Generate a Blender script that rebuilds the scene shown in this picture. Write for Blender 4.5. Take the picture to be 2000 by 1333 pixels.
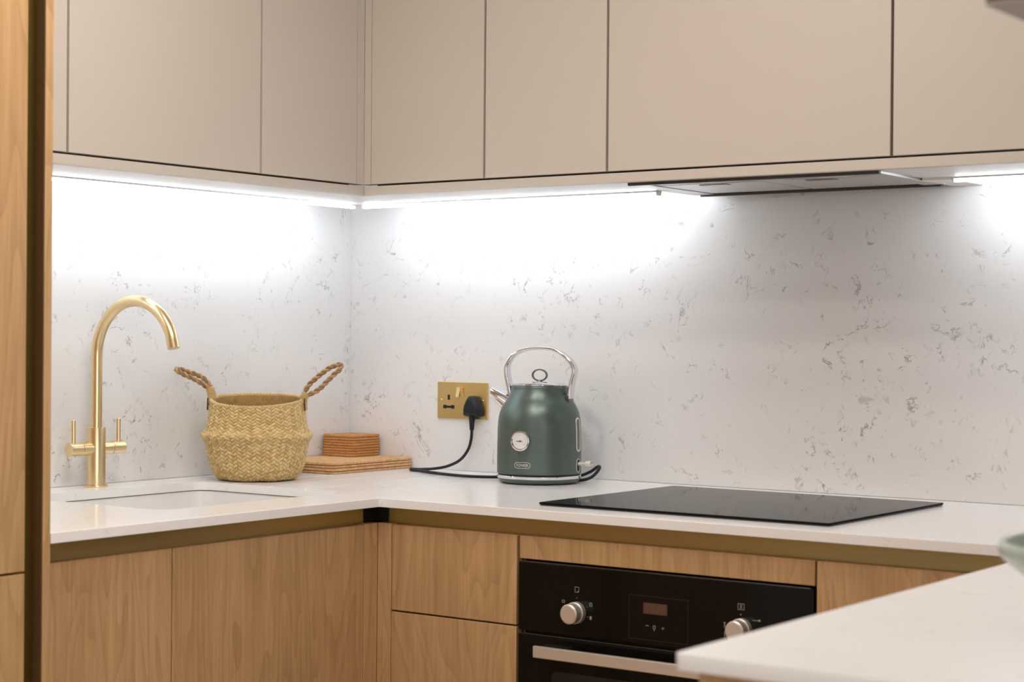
import bpy, bmesh, math, random
from mathutils import Vector, Matrix, noise
random.seed(7)
PI = math.pi
for o in list(bpy.data.objects):
    bpy.data.objects.remove(o, do_unlink=True)
C = bpy.context.scene.collection
T = 0.92                                   # worktop height above the floor

# ------------------------------------------------------------------ camera, world, lights, exposure
cd = bpy.data.cameras.new('camera')
cd.sensor_width = 36.0
cd.lens = 3548.0 * 36.0 / 2000.0
cd.clip_start = 0.05
cd.dof.use_dof = True
cd.dof.focus_distance = 3.85
cd.dof.aperture_fstop = 5.6
cam = bpy.data.objects.new('camera', cd)
C.objects.link(cam)
R_ = Vector((0.81227, 0.58323, 0.00768)); U_ = Vector((-0.00803, -0.00199, 0.99997)); F_ = Vector((-0.58322, 0.81231, -0.00306))
M = Matrix((R_, U_, -F_)).transposed().to_4x4()
M.translation = Vector((2.9137, -3.3804, T + 0.3172))
cam.matrix_world = M
bpy.context.scene.camera = cam

world = bpy.data.worlds.new('world')
bpy.context.scene.world = world
world.use_nodes = True
bg = world.node_tree.nodes['Background']
bg.inputs[0].default_value = (0.85, 0.92, 1.0, 1)
bg.inputs[1].default_value = 0.6

def area_light(name, loc, size, power, color, rot=(0, 0, 0), size_y=None, shape='RECTANGLE', spread=PI):
    l = bpy.data.lights.new(name, 'AREA')
    l.shape = shape
    l.size = size
    if size_y: l.size_y = size_y
    l.energy = power
    l.color = color
    l.spread = spread
    o = bpy.data.objects.new(name, l)
    o.location = loc
    o.rotation_euler = rot
    C.objects.link(o)
    return o
CEIL = 2.46
WARM = (1.0, 0.915, 0.85)
# (x, y, watts): three lamps over the kitchen itself, dimmer ones further out in the room
DOWN = [(0.95, -1.45, 8.5), (1.58, -1.15, 6.3), (1.45, -1.85, 7.2), (1.2, -3.0, 7.0), (2.9, -3.1, 2.0), (4.6, -2.6, 8.0), (4.6, -4.2, 8.0)]
for x, y, watts in DOWN:
    area_light('downlight_lamp', (x, y, CEIL - 0.006), 0.20, watts, WARM, shape='DISK')
# soft fill from two added, unseen windows: end wall and far right wall
area_light('added_fill_light', (2.6, -6.42, 1.35), 3.3, 8.0, (1.0, 0.98, 0.97), rot=(PI / 2, 0, 0), size_y=2.0)
area_light('added_fill_light', (5.89, -4.2, 1.35), 2.3, 64.0, (1.0, 0.98, 0.97), rot=(PI / 2, 0, PI / 2), size_y=2.0)  # added side light that brightens the left run

vs = bpy.context.scene.view_settings
vs.view_transform = 'Standard'
vs.look = 'None'
vs.exposure = 0.0
vs.gamma = 1.0
vs.use_curve_mapping = False

# ------------------------------------------------------------------ materials
def new_mat(name):
    m = bpy.data.materials.new(name)
    m.use_nodes = True
    nt = m.node_tree
    return m, nt, nt.nodes['Principled BSDF']
def simple(name, col, rough=0.5, metal=0.0, coat=0.0, noise_amt=0.04, scale=30, spec=0.5, bump=0.0):
    m, nt, b = new_mat(name)
    tc = nt.nodes.new('ShaderNodeTexCoord')
    n = nt.nodes.new('ShaderNodeTexNoise'); n.inputs['Scale'].default_value = scale; n.inputs['Detail'].default_value = 4
    nt.links.new(tc.outputs['Object'], n.inputs['Vector'])
    mx = nt.nodes.new('ShaderNodeMix'); mx.data_type = 'RGBA'
    mx.inputs['A'].default_value = (*[c * (1 - noise_amt) for c in col], 1)
    mx.inputs['B'].default_value = (*[min(1, c * (1 + noise_amt)) for c in col], 1)
    nt.links.new(n.outputs['Fac'], mx.inputs['Factor'])
    nt.links.new(mx.outputs['Result'], b.inputs['Base Color'])
    b.inputs['Roughness'].default_value = rough
    b.inputs['Metallic'].default_value = metal
    b.inputs['Coat Weight'].default_value = coat
    b.inputs['Coat Roughness'].default_value = 0.15
    b.inputs['Specular IOR Level'].default_value = spec
    if bump:
        bp = nt.nodes.new('ShaderNodeBump'); bp.inputs['Strength'].default_value = bump; bp.inputs['Distance'].default_value = 0.002
        nt.links.new(n.outputs['Fac'], bp.inputs['Height']); nt.links.new(bp.outputs['Normal'], b.inputs['Normal'])
    return m
def brushed(name, col, rough, stretch, metal=1.0, amt=0.12):
    m, nt, b = new_mat(name)
    tc = nt.nodes.new('ShaderNodeTexCoord'); mp = nt.nodes.new('ShaderNodeMapping')
    mp.inputs['Scale'].default_value = stretch
    n = nt.nodes.new('ShaderNodeTexNoise'); n.inputs['Scale'].default_value = 1.0; n.inputs['Detail'].default_value = 3
    nt.links.new(tc.outputs['Object'], mp.inputs['Vector']); nt.links.new(mp.outputs['Vector'], n.inputs['Vector'])
    mr = nt.nodes.new('ShaderNodeMapRange'); mr.inputs['To Min'].default_value = rough * (1 - amt * 2); mr.inputs['To Max'].default_value = rough * (1 + amt * 2)
    nt.links.new(n.outputs['Fac'], mr.inputs['Value']); nt.links.new(mr.outputs['Result'], b.inputs['Roughness'])
    mx = nt.nodes.new('ShaderNodeMix'); mx.data_type = 'RGBA'
    mx.inputs['A'].default_value = (*[c * (1 - amt) for c in col], 1); mx.inputs['B'].default_value = (*[min(1, c * (1 + amt)) for c in col], 1)
    nt.links.new(n.outputs['Fac'], mx.inputs['Factor']); nt.links.new(mx.outputs['Result'], b.inputs['Base Color'])
    b.inputs['Metallic'].default_value = metal
    return m
def emit(name, col, strength):
    m, nt, b = new_mat(name)
    b.inputs['Base Color'].default_value = (0.8, 0.8, 0.8, 1)
    b.inputs['Emission Color'].default_value = (*col, 1)
    b.inputs['Emission Strength'].default_value = strength
    return m
def math_node(nt, op, a, b=None, c=None, clamp=False):
    n = nt.nodes.new('ShaderNodeMath'); n.operation = op; n.use_clamp = clamp
    for i, v in enumerate((a, b, c)):
        if v is None: continue
        if hasattr(v, 'links'): nt.links.new(v, n.inputs[i])
        else: n.inputs[i].default_value = v
    return n.outputs[0]
def quartz(name, base, rough, strength, spec=0.5):
    """white engineered stone with short broken grey veins"""
    m, nt, b = new_mat(name)
    tc = nt.nodes.new('ShaderNodeTexCoord')
    def nz(scale, detail=4, rough_=0.55, dist=0.0, off=(0, 0, 0)):
        mp = nt.nodes.new('ShaderNodeMapping'); mp.inputs['Location'].default_value = off
        nt.links.new(tc.outputs['Object'], mp.inputs['Vector'])
        n = nt.nodes.new('ShaderNodeTexNoise')
        n.inputs['Scale'].default_value = scale; n.inputs['Detail'].default_value = detail
        n.inputs['Roughness'].default_value = rough_; n.inputs['Distortion'].default_value = dist
        nt.links.new(mp.outputs['Vector'], n.inputs['Vector'])
        return n.outputs['Fac']
    def step(v, lo, hi):
        mr = nt.nodes.new('ShaderNodeMapRange'); mr.interpolation_type = 'SMOOTHSTEP'
        mr.inputs['From Min'].default_value = lo; mr.inputs['From Max'].default_value = hi
        nt.links.new(v, mr.inputs['Value'])
        return mr.outputs['Result']
    def vein(v, w, level=0.5):
        d = math_node(nt, 'ABSOLUTE', math_node(nt, 'SUBTRACT', v, level))
        return math_node(nt, 'SUBTRACT', 1.0, step(d, w * 0.15, w))
    cluster = step(nz(4.2, 3, 0.5, 0.3, (3.1, 8.2, 1.7)), 0.44, 0.62)
    # long wandering veins, broken up
    a = math_node(nt, 'MULTIPLY', vein(nz(7.5, 6, 0.62, 0.5), 0.012), step(nz(24, 3, 0.6, 0.4, (5, 1, 2)), 0.50, 0.64))
    a = math_node(nt, 'MULTIPLY', a, cluster)
    # short flecks
    f = math_node(nt, 'MULTIPLY', vein(nz(19, 5, 0.6, 0.9, (9, 4, 7)), 0.022), step(nz(34, 2, 0.5, 0.3, (1, 6, 3)), 0.55, 0.66))
    f = math_node(nt, 'MULTIPLY', f, step(nz(6, 3, 0.5, 0.2, (7, 7, 1)), 0.40, 0.58))
    # soft grey smudges round the veins
    s = math_node(nt, 'MULTIPLY', step(nz(26, 5, 0.65, 1.2, (2, 3, 9)), 0.60, 0.78), cluster)
    tot = math_node(nt, 'MAXIMUM', a, math_node(nt, 'MULTIPLY', f, 0.75))
    tot = math_node(nt, 'MAXIMUM', tot, math_node(nt, 'MULTIPLY', s, 0.55))
    tot = math_node(nt, 'MULTIPLY', tot, strength, clamp=True)
    cl = nt.nodes.new('ShaderNodeMix'); cl.data_type = 'RGBA'
    cl.inputs['A'].default_value = (*[c * 0.965 for c in base], 1); cl.inputs['B'].default_value = (*base, 1)
    nt.links.new(nz(3.0, 4), cl.inputs['Factor'])
    mx = nt.nodes.new('ShaderNodeMix'); mx.data_type = 'RGBA'
    nt.links.new(cl.outputs['Result'], mx.inputs['A'])
    mx.inputs['B'].default_value = (0.17, 0.165, 0.165, 1)
    nt.links.new(tot, mx.inputs['Factor'])
    nt.links.new(mx.outputs['Result'], b.inputs['Base Color'])
    b.inputs['Roughness'].default_value = rough
    b.inputs['Specular IOR Level'].default_value = spec
    return m
def oak(name, light=(0.60, 0.382, 0.190), dark=(0.415, 0.242, 0.104), rough=0.42):
    m, nt, b = new_mat(name)
    tc = nt.nodes.new('ShaderNodeTexCoord')
    oi = nt.nodes.new('ShaderNodeObjectInfo')
    cx = nt.nodes.new('ShaderNodeCombineXYZ')
    for i, k in enumerate((31.0, 17.0, 9.0)):
        nt.links.new(math_node(nt, 'MULTIPLY', oi.outputs['Random'], k), cx.inputs[i])
    ad = nt.nodes.new('ShaderNodeVectorMath'); ad.operation = 'ADD'
    nt.links.new(tc.outputs['Object'], ad.inputs[0]); nt.links.new(cx.outputs[0], ad.inputs[1])
    def nz(sc, detail=4, dist=0.0, rough_=0.55):
        mp = nt.nodes.new('ShaderNodeMapping'); mp.inputs['Scale'].default_value = sc
        nt.links.new(ad.outputs[0], mp.inputs['Vector'])
        n = nt.nodes.new('ShaderNodeTexNoise'); n.inputs['Scale'].default_value = 1.0
        n.inputs['Detail'].default_value = detail; n.inputs['Distortion'].default_value = dist; n.inputs['Roughness'].default_value = rough_
        nt.links.new(mp.outputs['Vector'], n.inputs['Vector'])
        return n.outputs['Fac']
    broad = nz((11, 11, 0.9), 3, 0.6)
    # growth-ring contours of a slow field give the cathedral arches
    ring = math_node(nt, 'FRACT', math_node(nt, 'MULTIPLY', nz((5.5, 5.5, 0.85), 2, 0.9), 13.0))
    ring = math_node(nt, 'POWER', ring, 2.2)
    fine = nz((240, 240, 7), 3, 0.0, 0.7)
    streak = nz((95, 95, 2.0), 5, 0.15, 0.65)
    v = math_node(nt, 'MULTIPLY', broad, 0.50)
    v = math_node(nt, 'ADD', v, math_node(nt, 'MULTIPLY', ring, 0.14))
    v = math_node(nt, 'ADD', v, math_node(nt, 'MULTIPLY', streak, 0.42))
    v = math_node(nt, 'ADD', v, math_node(nt, 'MULTIPLY', fine, 0.34))
    mr = nt.nodes.new('ShaderNodeMapRange'); mr.inputs['From Min'].default_value = 0.50; mr.inputs['From Max'].default_value = 0.84
    nt.links.new(v, mr.inputs['Value'])
    mx = nt.nodes.new('ShaderNodeMix'); mx.data_type = 'RGBA'
    mx.inputs['A'].default_value = (*light, 1); mx.inputs['B'].default_value = (*dark, 1)
    nt.links.new(mr.outputs['Result'], mx.inputs['Factor'])
    nt.links.new(mx.outputs['Result'], b.inputs['Base Color'])
    b.inputs['Roughness'].default_value = rough
    bp = nt.nodes.new('ShaderNodeBump'); bp.inputs['Strength'].default_value = 0.12; bp.inputs['Distance'].default_value = 0.001
    nt.links.new(fine, bp.inputs['Height']); nt.links.new(bp.outputs['Normal'], b.inputs['Normal'])
    return m
def straw(name, c0=(0.30, 0.165, 0.050), c1=(0.55, 0.37, 0.14), c2=(0.80, 0.62, 0.34)):
    m, nt, b = new_mat(name)
    at = nt.nodes.new('ShaderNodeAttribute'); at.attribute_name = 'tone'
    tc = nt.nodes.new('ShaderNodeTexCoord')
    n = nt.nodes.new('ShaderNodeTexNoise'); n.inputs['Scale'].default_value = 420; n.inputs['Detail'].default_value = 2
    nt.links.new(tc.outputs['Object'], n.inputs['Vector'])
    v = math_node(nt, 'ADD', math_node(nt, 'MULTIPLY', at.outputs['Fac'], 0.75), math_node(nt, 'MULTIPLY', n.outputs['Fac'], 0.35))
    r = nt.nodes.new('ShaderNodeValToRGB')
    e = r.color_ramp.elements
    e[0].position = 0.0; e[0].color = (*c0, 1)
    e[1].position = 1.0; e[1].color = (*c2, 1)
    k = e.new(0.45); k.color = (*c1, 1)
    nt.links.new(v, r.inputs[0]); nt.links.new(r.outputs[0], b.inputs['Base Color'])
    b.inputs['Roughness'].default_value = 0.5
    return m
def cork(name, col, dark):
    m, nt, b = new_mat(name)
    tc = nt.nodes.new('ShaderNodeTexCoord')
    v = nt.nodes.new('ShaderNodeTexVoronoi'); v.inputs['Scale'].default_value = 300
    n = nt.nodes.new('ShaderNodeTexNoise'); n.inputs['Scale'].default_value = 120; n.inputs['Detail'].default_value = 5
    oi = nt.nodes.new('ShaderNodeObjectInfo'); cx = nt.nodes.new('ShaderNodeCombineXYZ')
    for i in range(3): nt.links.new(math_node(nt, 'MULTIPLY', oi.outputs['Random'], (3.0, 7.0, 5.0)[i]), cx.inputs[i])
    ad = nt.nodes.new('ShaderNodeVectorMath'); ad.operation = 'ADD'
    nt.links.new(tc.outputs['Object'], ad.inputs[0]); nt.links.new(cx.outputs[0], ad.inputs[1])
    nt.links.new(ad.outputs[0], v.inputs['Vector']); nt.links.new(ad.outputs[0], n.inputs['Vector'])
    f = math_node(nt, 'ADD', math_node(nt, 'MULTIPLY', n.outputs['Fac'], 1.1), math_node(nt, 'MULTIPLY', v.outputs['Distance'], 0.25))
    mr = nt.nodes.new('ShaderNodeMapRange'); mr.inputs['From Min'].default_value = 0.45; mr.inputs['From Max'].default_value = 1.05
    nt.links.new(f, mr.inputs['Value'])
    mx = nt.nodes.new('ShaderNodeMix'); mx.data_type = 'RGBA'
    mx.inputs['A'].default_value = (*col, 1); mx.inputs['B'].default_value = (*dark, 1)
    nt.links.new(mr.outputs['Result'], mx.inputs['Factor']); nt.links.new(mx.outputs['Result'], b.inputs['Base Color'])
    b.inputs['Roughness'].default_value = 0.85
    bp = nt.nodes.new('ShaderNodeBump'); bp.inputs['Strength'].default_value = 0.12; bp.inputs['Distance'].default_value = 0.001
    nt.links.new(f, bp.inputs['Height']); nt.links.new(bp.outputs['Normal'], b.inputs['Normal'])
    return m

MT = dict(
    beige=simple('beige_matt_lacquer', (0.580, 0.532, 0.470), 0.42, noise_amt=0.015, scale=4),
    carcass=simple('shade_dark_carcass_board', (0.10, 0.075, 0.05), 0.6),  # board coloured dark to stand for the shadow in the door gaps
    oak=oak('oak_grain'),
    gold=brushed('brushed_brass_channel', (0.44, 0.34, 0.15), 0.36, (3, 3, 400)),
    brass=brushed('brushed_brass_tap', (0.80, 0.64, 0.38), 0.30, (20, 20, 900), amt=0.03),
    plate=brushed('brushed_brass_plate', (0.74, 0.54, 0.23), 0.33, (3, 3, 700), amt=0.08),
    polbrass=simple('polished_brass', (0.86, 0.68, 0.34), 0.16, 1.0),
    quartz_wall=quartz('quartz_splashback', (0.775, 0.76, 0.745), 0.28, 0.7),
    quartz_top=quartz('quartz_worktop', (0.90, 0.895, 0.885), 0.18, 0.22, 0.2),
    paint=simple('white_wall_paint', (0.72, 0.69, 0.65), 0.8),
    ceil=simple('white_ceiling_paint', (0.80, 0.79, 0.77), 0.85),
    floor=oak('oak_floor', (0.42, 0.27, 0.15), (0.30, 0.18, 0.09), 0.4),
    ceramic=simple('white_sink_composite', (0.82, 0.81, 0.79), 0.22),
    sealant=simple('dark_joint', (0.06, 0.055, 0.05), 0.6),
    white_board=simple('white_underside_board', (0.78, 0.77, 0.75), 0.45),
    alu=simple('led_profile_aluminium', (0.75, 0.76, 0.78), 0.35, 0.6),
    glassblack=simple('black_ceramic_glass', (0.008, 0.008, 0.009), 0.05, 0.0, spec=0.012),
    hobedge=simple('hob_edge', (0.05, 0.05, 0.055), 0.25),
    ovenblack=simple('oven_black_glass', (0.006, 0.005, 0.004), 0.12, spec=0.18),
    ovenmatt=simple('oven_black_enamel', (0.012, 0.011, 0.010), 0.4),
    satin=simple('satin_steel', (0.82, 0.78, 0.72), 0.48, 0.85),
    steel=brushed('brushed_steel_hood', (0.62, 0.60, 0.58), 0.35, (400, 3, 3)),
    print_grey=simple('grey_print', (0.35, 0.33, 0.30), 0.6),
    print_green=simple('green_print', (0.20, 0.38, 0.16), 0.6),
    lcd=simple('oven_display_lens', (0.10, 0.055, 0.04), 0.2),
    digit=simple('display_digits', (0.17, 0.095, 0.065), 0.5),
    green=simple('kettle_green_metallic', (0.118, 0.155, 0.140), 0.37, 0.75, noise_amt=0.02),
    chrome=simple('polished_chrome', (0.76, 0.76, 0.79), 0.07, 1.0, noise_amt=0.0),
    dial=simple('dial_face', (0.72, 0.71, 0.68), 0.4),
    darkmetal=simple('dark_chrome', (0.18, 0.18, 0.18), 0.2, 0.9),
    clear=simple('smoky_clear_plastic', (0.10, 0.13, 0.12), 0.12),
    rubber=simple('black_cable', (0.012, 0.014, 0.019), 0.5, spec=0.3),
    plug=simple('black_plug_plastic', (0.011, 0.012, 0.017), 0.45, spec=0.3),
    slot=simple('black_socket_insert', (0.006, 0.005, 0.005), 0.6),
    straw=straw('seagrass_weave'),
    rope=straw('seagrass_rope', (0.20, 0.105, 0.040), (0.36, 0.21, 0.09), (0.66, 0.47, 0.26)),
    ropepale=simple('seagrass_binding', (0.50, 0.33, 0.13), 0.55, noise_amt=0.35, scale=150),
    stitch=simple('dark_stitch', (0.05, 0.032, 0.02), 0.7),
    cork=cork('cork_board', (0.76, 0.47, 0.24), (0.46, 0.225, 0.085)),
    corkdark=cork('cork_coaster', (0.58, 0.275, 0.095), (0.40, 0.165, 0.045)),
    bowl=simple('pale_green_glaze', (0.40, 0.485, 0.425), 0.20, noise_amt=0.14, scale=12),
    bronze=simple('dark_bronze_panel', (0.045, 0.032, 0.022), 0.4),
    brownshade=simple('dark_brown_painted_shade', (0.105, 0.052, 0.020), 0.5),  # dark brown paints the shade on the inner face of the recess
    shadegold=brushed('shaded_brass_channel', (0.26, 0.18, 0.045), 0.42, (400, 3, 3)),  # brass darkened in colour for the shade of the tall unit recess
    taupe=simple('taupe_underside', (0.36, 0.32, 0.28), 0.5),
    led=emit('led_diffuser', (0.84, 0.91, 1.0), 33.0),
    ledge=emit('led_lens_edge', (0.86, 0.93, 1.0), 25.0),
    lens=emit('downlight_lens', (1.0, 0.88, 0.76), 3.0),
    hoodlens=simple('hood_lamp_lens', (0.75, 0.74, 0.72), 0.3),
)

# ------------------------------------------------------------------ mesh helpers (world coordinates unless said otherwise)
WM = {}
def keep_flat(bm, res):
    new = set(res['faces'])
    for f in bm.faces:
        if f not in new:
            for e in f.edges: e.smooth = False
def bx(x0, x1, y0, y1, z0, z1, bev=0.0, seg=2):
    bm = bmesh.new()
    bmesh.ops.create_cube(bm, size=1.0)
    bmesh.ops.scale(bm, verts=bm.verts, vec=(abs(x1 - x0), abs(y1 - y0), abs(z1 - z0)))
    bmesh.ops.translate(bm, verts=bm.verts, vec=((x0 + x1) / 2, (y0 + y1) / 2, (z0 + z1) / 2))
    if bev:
        res = bmesh.ops.bevel(bm, geom=list(bm.edges), offset=bev, segments=seg, profile=0.5, affect='EDGES')
        keep_flat(bm, res)
    return bm
def merge(*bms):
    out = bms[0]
    for b in bms[1:]:
        me = bpy.data.meshes.new('tmp'); b.to_mesh(me); b.free()
        out.from_mesh(me); bpy.data.meshes.remove(me)
    return out
def prism(pts, z0, z1, bev=0.0):
    bm = bmesh.new()
    n = len(pts)
    lo = [bm.verts.new((p[0], p[1], z0)) for p in pts]; hi = [bm.verts.new((p[0], p[1], z1)) for p in pts]
    bm.faces.new(hi); bm.faces.new(lo[::-1])
    for i in range(n):
        j = (i + 1) % n
        bm.faces.new((lo[i], lo[j], hi[j], hi[i]))
    bmesh.ops.recalc_face_normals(bm, faces=bm.faces)
    if bev:
        ed = [e for e in bm.edges if abs(e.verts[0].co.z - e.verts[1].co.z) < 1e-7]
        res = bmesh.ops.bevel(bm, geom=ed, offset=bev, segments=2, profile=0.5, affect='EDGES')
        big = max(bm.faces, key=lambda f: f.calc_area()).calc_area()
        for f in bm.faces:
            if f.calc_area() > 0.5 * big:
                for e in f.edges: e.smooth = False
    return bm
def rrect(x0, x1, y0, y1, r, n=6):
    pts = []
    for cx, cy, a in ((x1 - r, y1 - r, 0), (x0 + r, y1 - r, 90), (x0 + r, y0 + r, 180), (x1 - r, y0 + r, 270)):
        for i in range(n + 1):
            t = math.radians(a + 90 * i / n)
            pts.append((cx + r * math.cos(t), cy + r * math.sin(t)))
    return pts
def lathe(prof, seg=64, c=(0, 0, 0)):
    bm = bmesh.new()
    rings = []
    for r, z in prof:
        if r < 1e-6: rings.append([bm.verts.new((c[0], c[1], c[2] + z))])
        else: rings.append([bm.verts.new((c[0] + r * math.cos(2 * PI * i / seg), c[1] + r * math.sin(2 * PI * i / seg), c[2] + z)) for i in range(seg)])
    for a, b in zip(rings, rings[1:]):
        for i in range(seg):
            j = (i + 1) % seg
            if len(a) == 1 and len(b) == 1: continue
            if len(a) == 1: bm.faces.new((a[0], b[i], b[j]))
            elif len(b) == 1: bm.faces.new((a[i], a[j], b[0]))
            else: bm.faces.new((a[i], a[j], b[j], b[i]))
    bmesh.ops.recalc_face_normals(bm, faces=bm.faces)
    return bm
def spline(pts, n=8, closed=False):
    """Catmull-Rom through the points"""
    P = [Vector(p) for p in pts]; out = []
    m = len(P)
    rng = range(m if closed else m - 1)
    for i in rng:
        if closed: a, b, c, d = P[(i - 1) % m], P[i], P[(i + 1) % m], P[(i + 2) % m]
        else: a, b, c, d = P[max(i - 1, 0)], P[i], P[i + 1], P[min(i + 2, m - 1)]
        for k in range(n):
            t = k / n
            out.append(0.5 * ((2 * b) + (c - a) * t + (2 * a - 5 * b + 4 * c - d) * t * t + (3 * b - a - 3 * c + d) * t ** 3))
    if not closed: out.append(P[-1])
    return out
def tube(pts, r, seg=14, closed=False, cap=True, side=None, flat=None):
    """side/flat: fixed width axis and (half width, half thickness) for a flat band"""
    P = [Vector(p) for p in pts]; n = len(P)
    bm = bmesh.new(); rings = []; nrm = None
    for i in range(n):
        if closed: t = (P[(i + 1) % n] - P[i - 1])
        else: t = P[min(i + 1, n - 1)] - P[max(i - 1, 0)]
        t.normalize()
        if side is not None:
            u = Vector(side); v = t.cross(u).normalized()
        else:
            if nrm is None:
                nrm = t.orthogonal().normalized()
            nrm = (nrm - t * nrm.dot(t)).normalized()
            u = nrm; v = t.cross(u)
        ring = []
        for k in range(seg):
            a = 2 * PI * k / seg
            if flat is not None:
                fu, fv = flat[i] if isinstance(flat, list) else flat
                ca, sa = math.cos(a), math.sin(a)
                ex = 0.55
                ring.append(bm.verts.new(P[i] + u * fu * math.copysign(abs(ca) ** ex, ca) + v * fv * math.copysign(abs(sa) ** ex, sa)))
            else:
                rr = r[i] if isinstance(r, (list, tuple)) else r
                ring.append(bm.verts.new(P[i] + (u * math.cos(a) + v * math.sin(a)) * rr))
        rings.append(ring)
    for i in range(n if closed else n - 1):
        a, b = rings[i], rings[(i + 1) % n]
        for k in range(seg):
            j = (k + 1) % seg
            bm.faces.new((a[k], a[j], b[j], b[k]))
    if cap and not closed:
        bm.faces.new(rings[0][::-1]); bm.faces.new(rings[-1])
    bmesh.ops.recalc_face_normals(bm, faces=bm.faces)
    return bm
def xform(bm, mat):
    bmesh.ops.transform(bm, matrix=mat, verts=bm.verts); return bm
def rod(a, b, r, seg=20, bev=0.0):
    """cylinder from a to b with softened ends"""
    a, b = Vector(a), Vector(b); L = (b - a).length
    e = bev or min(r * 0.12, L * 0.2)
    bm = lathe([(0, 0), (r - e, 0), (r, e), (r, L - e), (r - e, L), (0, L)], seg)
    q = Vector((0, 0, 1)).rotation_difference((b - a).normalized()).to_matrix().to_4x4()
    return xform(bm, Matrix.Translation(a) @ q)
def ring_torus(c, R, r, axis='y', sx=1.0, seg=40, mseg=10):
    pts = []
    for i in range(seg):
        a = 2 * PI * i / seg
        if axis == 'y': pts.append((c[0] + R * sx * math.cos(a), c[1], c[2] + R * math.sin(a)))
        elif axis == 'z': pts.append((c[0] + R * sx * math.cos(a), c[1] + R * math.sin(a), c[2]))
        else: pts.append((c[0], c[1] + R * sx * math.cos(a), c[2] + R * math.sin(a)))
    return tube(pts, r, mseg, closed=True)
def obj(name, bm, mat, parent=None, local=False, sharp=35, label=None):
    me = bpy.data.meshes.new(name)
    if parent is not None and not local:
        bmesh.ops.transform(bm, matrix=WM[parent.name].inverted(), verts=bm.verts)
    lim = math.radians(sharp)
    for f in bm.faces: f.smooth = True
    for e in bm.edges:
        if len(e.link_faces) == 2 and e.calc_face_angle(0.0) > lim: e.smooth = False
    bm.to_mesh(me); bm.free()
    me.materials.append(MT[mat])
    o = bpy.data.objects.new(name, me)
    C.objects.link(o)
    if parent is not None:
        o.parent = parent
        WM[o.name] = WM[parent.name]
    else:
        # put the origin of a top-level mesh at the base of the thing
        lo = Vector([min(v.co[i] for v in me.vertices) for i in range(3)]); hi = Vector([max(v.co[i] for v in me.vertices) for i in range(3)])
        base = Vector(((lo.x + hi.x) / 2, (lo.y + hi.y) / 2, lo.z))
        me.transform(Matrix.Translation(-base)); o.location = base
        WM[o.name] = Matrix.Translation(base)
    if label: o['label'] = label
    return o
def tag(o, label, cat, group=None, kind=None):
    o['label'] = label; o['category'] = cat
    if group: o['group'] = group
    if kind: o['kind'] = kind
    return o
def thing(name, label, cat, loc, rotz=0.0, group=None):
    o = bpy.data.objects.new(name, None)
    C.objects.link(o)
    o.empty_display_size = 0.05
    o.location = loc; o.rotation_euler = (0, 0, rotz)
    WM[o.name] = Matrix.Translation(Vector(loc)) @ Matrix.Rotation(rotz, 4, 'Z')
    return tag(o, label, cat, group)
def struct(name, bm, mat, label):
    o = obj(name, bm, mat); o['kind'] = 'structure'; o['label'] = label
    return o
def boolean(bm, cutters):
    """bm minus cutters, exact"""
    me = bpy.data.meshes.new('b'); bm.to_mesh(me); bm.free()
    o = bpy.data.objects.new('b', me); C.objects.link(o)
    cs = []
    for cb in cutters:
        cm = bpy.data.meshes.new('c'); cb.to_mesh(cm); cb.free()
        co = bpy.data.objects.new('c', cm); C.objects.link(co); cs.append(co)
        md = o.modifiers.new('m', 'BOOLEAN'); md.object = co; md.operation = 'DIFFERENCE'; md.solver = 'EXACT'
    dg = bpy.context.evaluated_depsgraph_get(); dg.update()
    ev = o.evaluated_get(dg)
    res = bmesh.new(); tmp = ev.to_mesh(); res.from_mesh(tmp); ev.to_mesh_clear()
    for q in cs + [o]:
        m_ = q.data; bpy.data.objects.remove(q, do_unlink=True); bpy.data.meshes.remove(m_)
    return res
def text_bm(body, size, extrude=0.0002):
    cu = bpy.data.curves.new('t', 'FONT'); cu.body = body; cu.size = size; cu.align_x = 'CENTER'; cu.align_y = 'CENTER'; cu.extrude = extrude
    cu.resolution_u = 3
    o = bpy.data.objects.new('t', cu); C.objects.link(o)
    dg = bpy.context.evaluated_depsgraph_get(); dg.update()
    me = o.evaluated_get(dg).to_mesh()
    bm = bmesh.new(); bm.from_mesh(me); o.evaluated_get(dg).to_mesh_clear()
    bpy.data.objects.remove(o, do_unlink=True); bpy.data.curves.remove(cu)
    return bm

# ------------------------------------------------------------------ measured layout (metres; left splashback x = 0, back splashback y = 0)
DL, DB = 0.6563, 0.6731          # worktop front edges
FL, FB = 0.6363, 0.6531          # base door faces
WL, WB = 0.3521, 0.3679          # wall-unit door faces
ZD, ZP = T + 0.6396, T + 0.6187  # wall-unit door bottom, pelmet bottom
TH = 0.0172                      # worktop thickness
DT = T - 0.051                   # top of base doors
XR = 2.65                        # right-hand kitchen wall
YE = -1.805                      # free end of the right-hand leg
PX = 1.985                       # its inner edge
WT = 2.30                        # top of the wall units
KICK = 0.10

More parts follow.
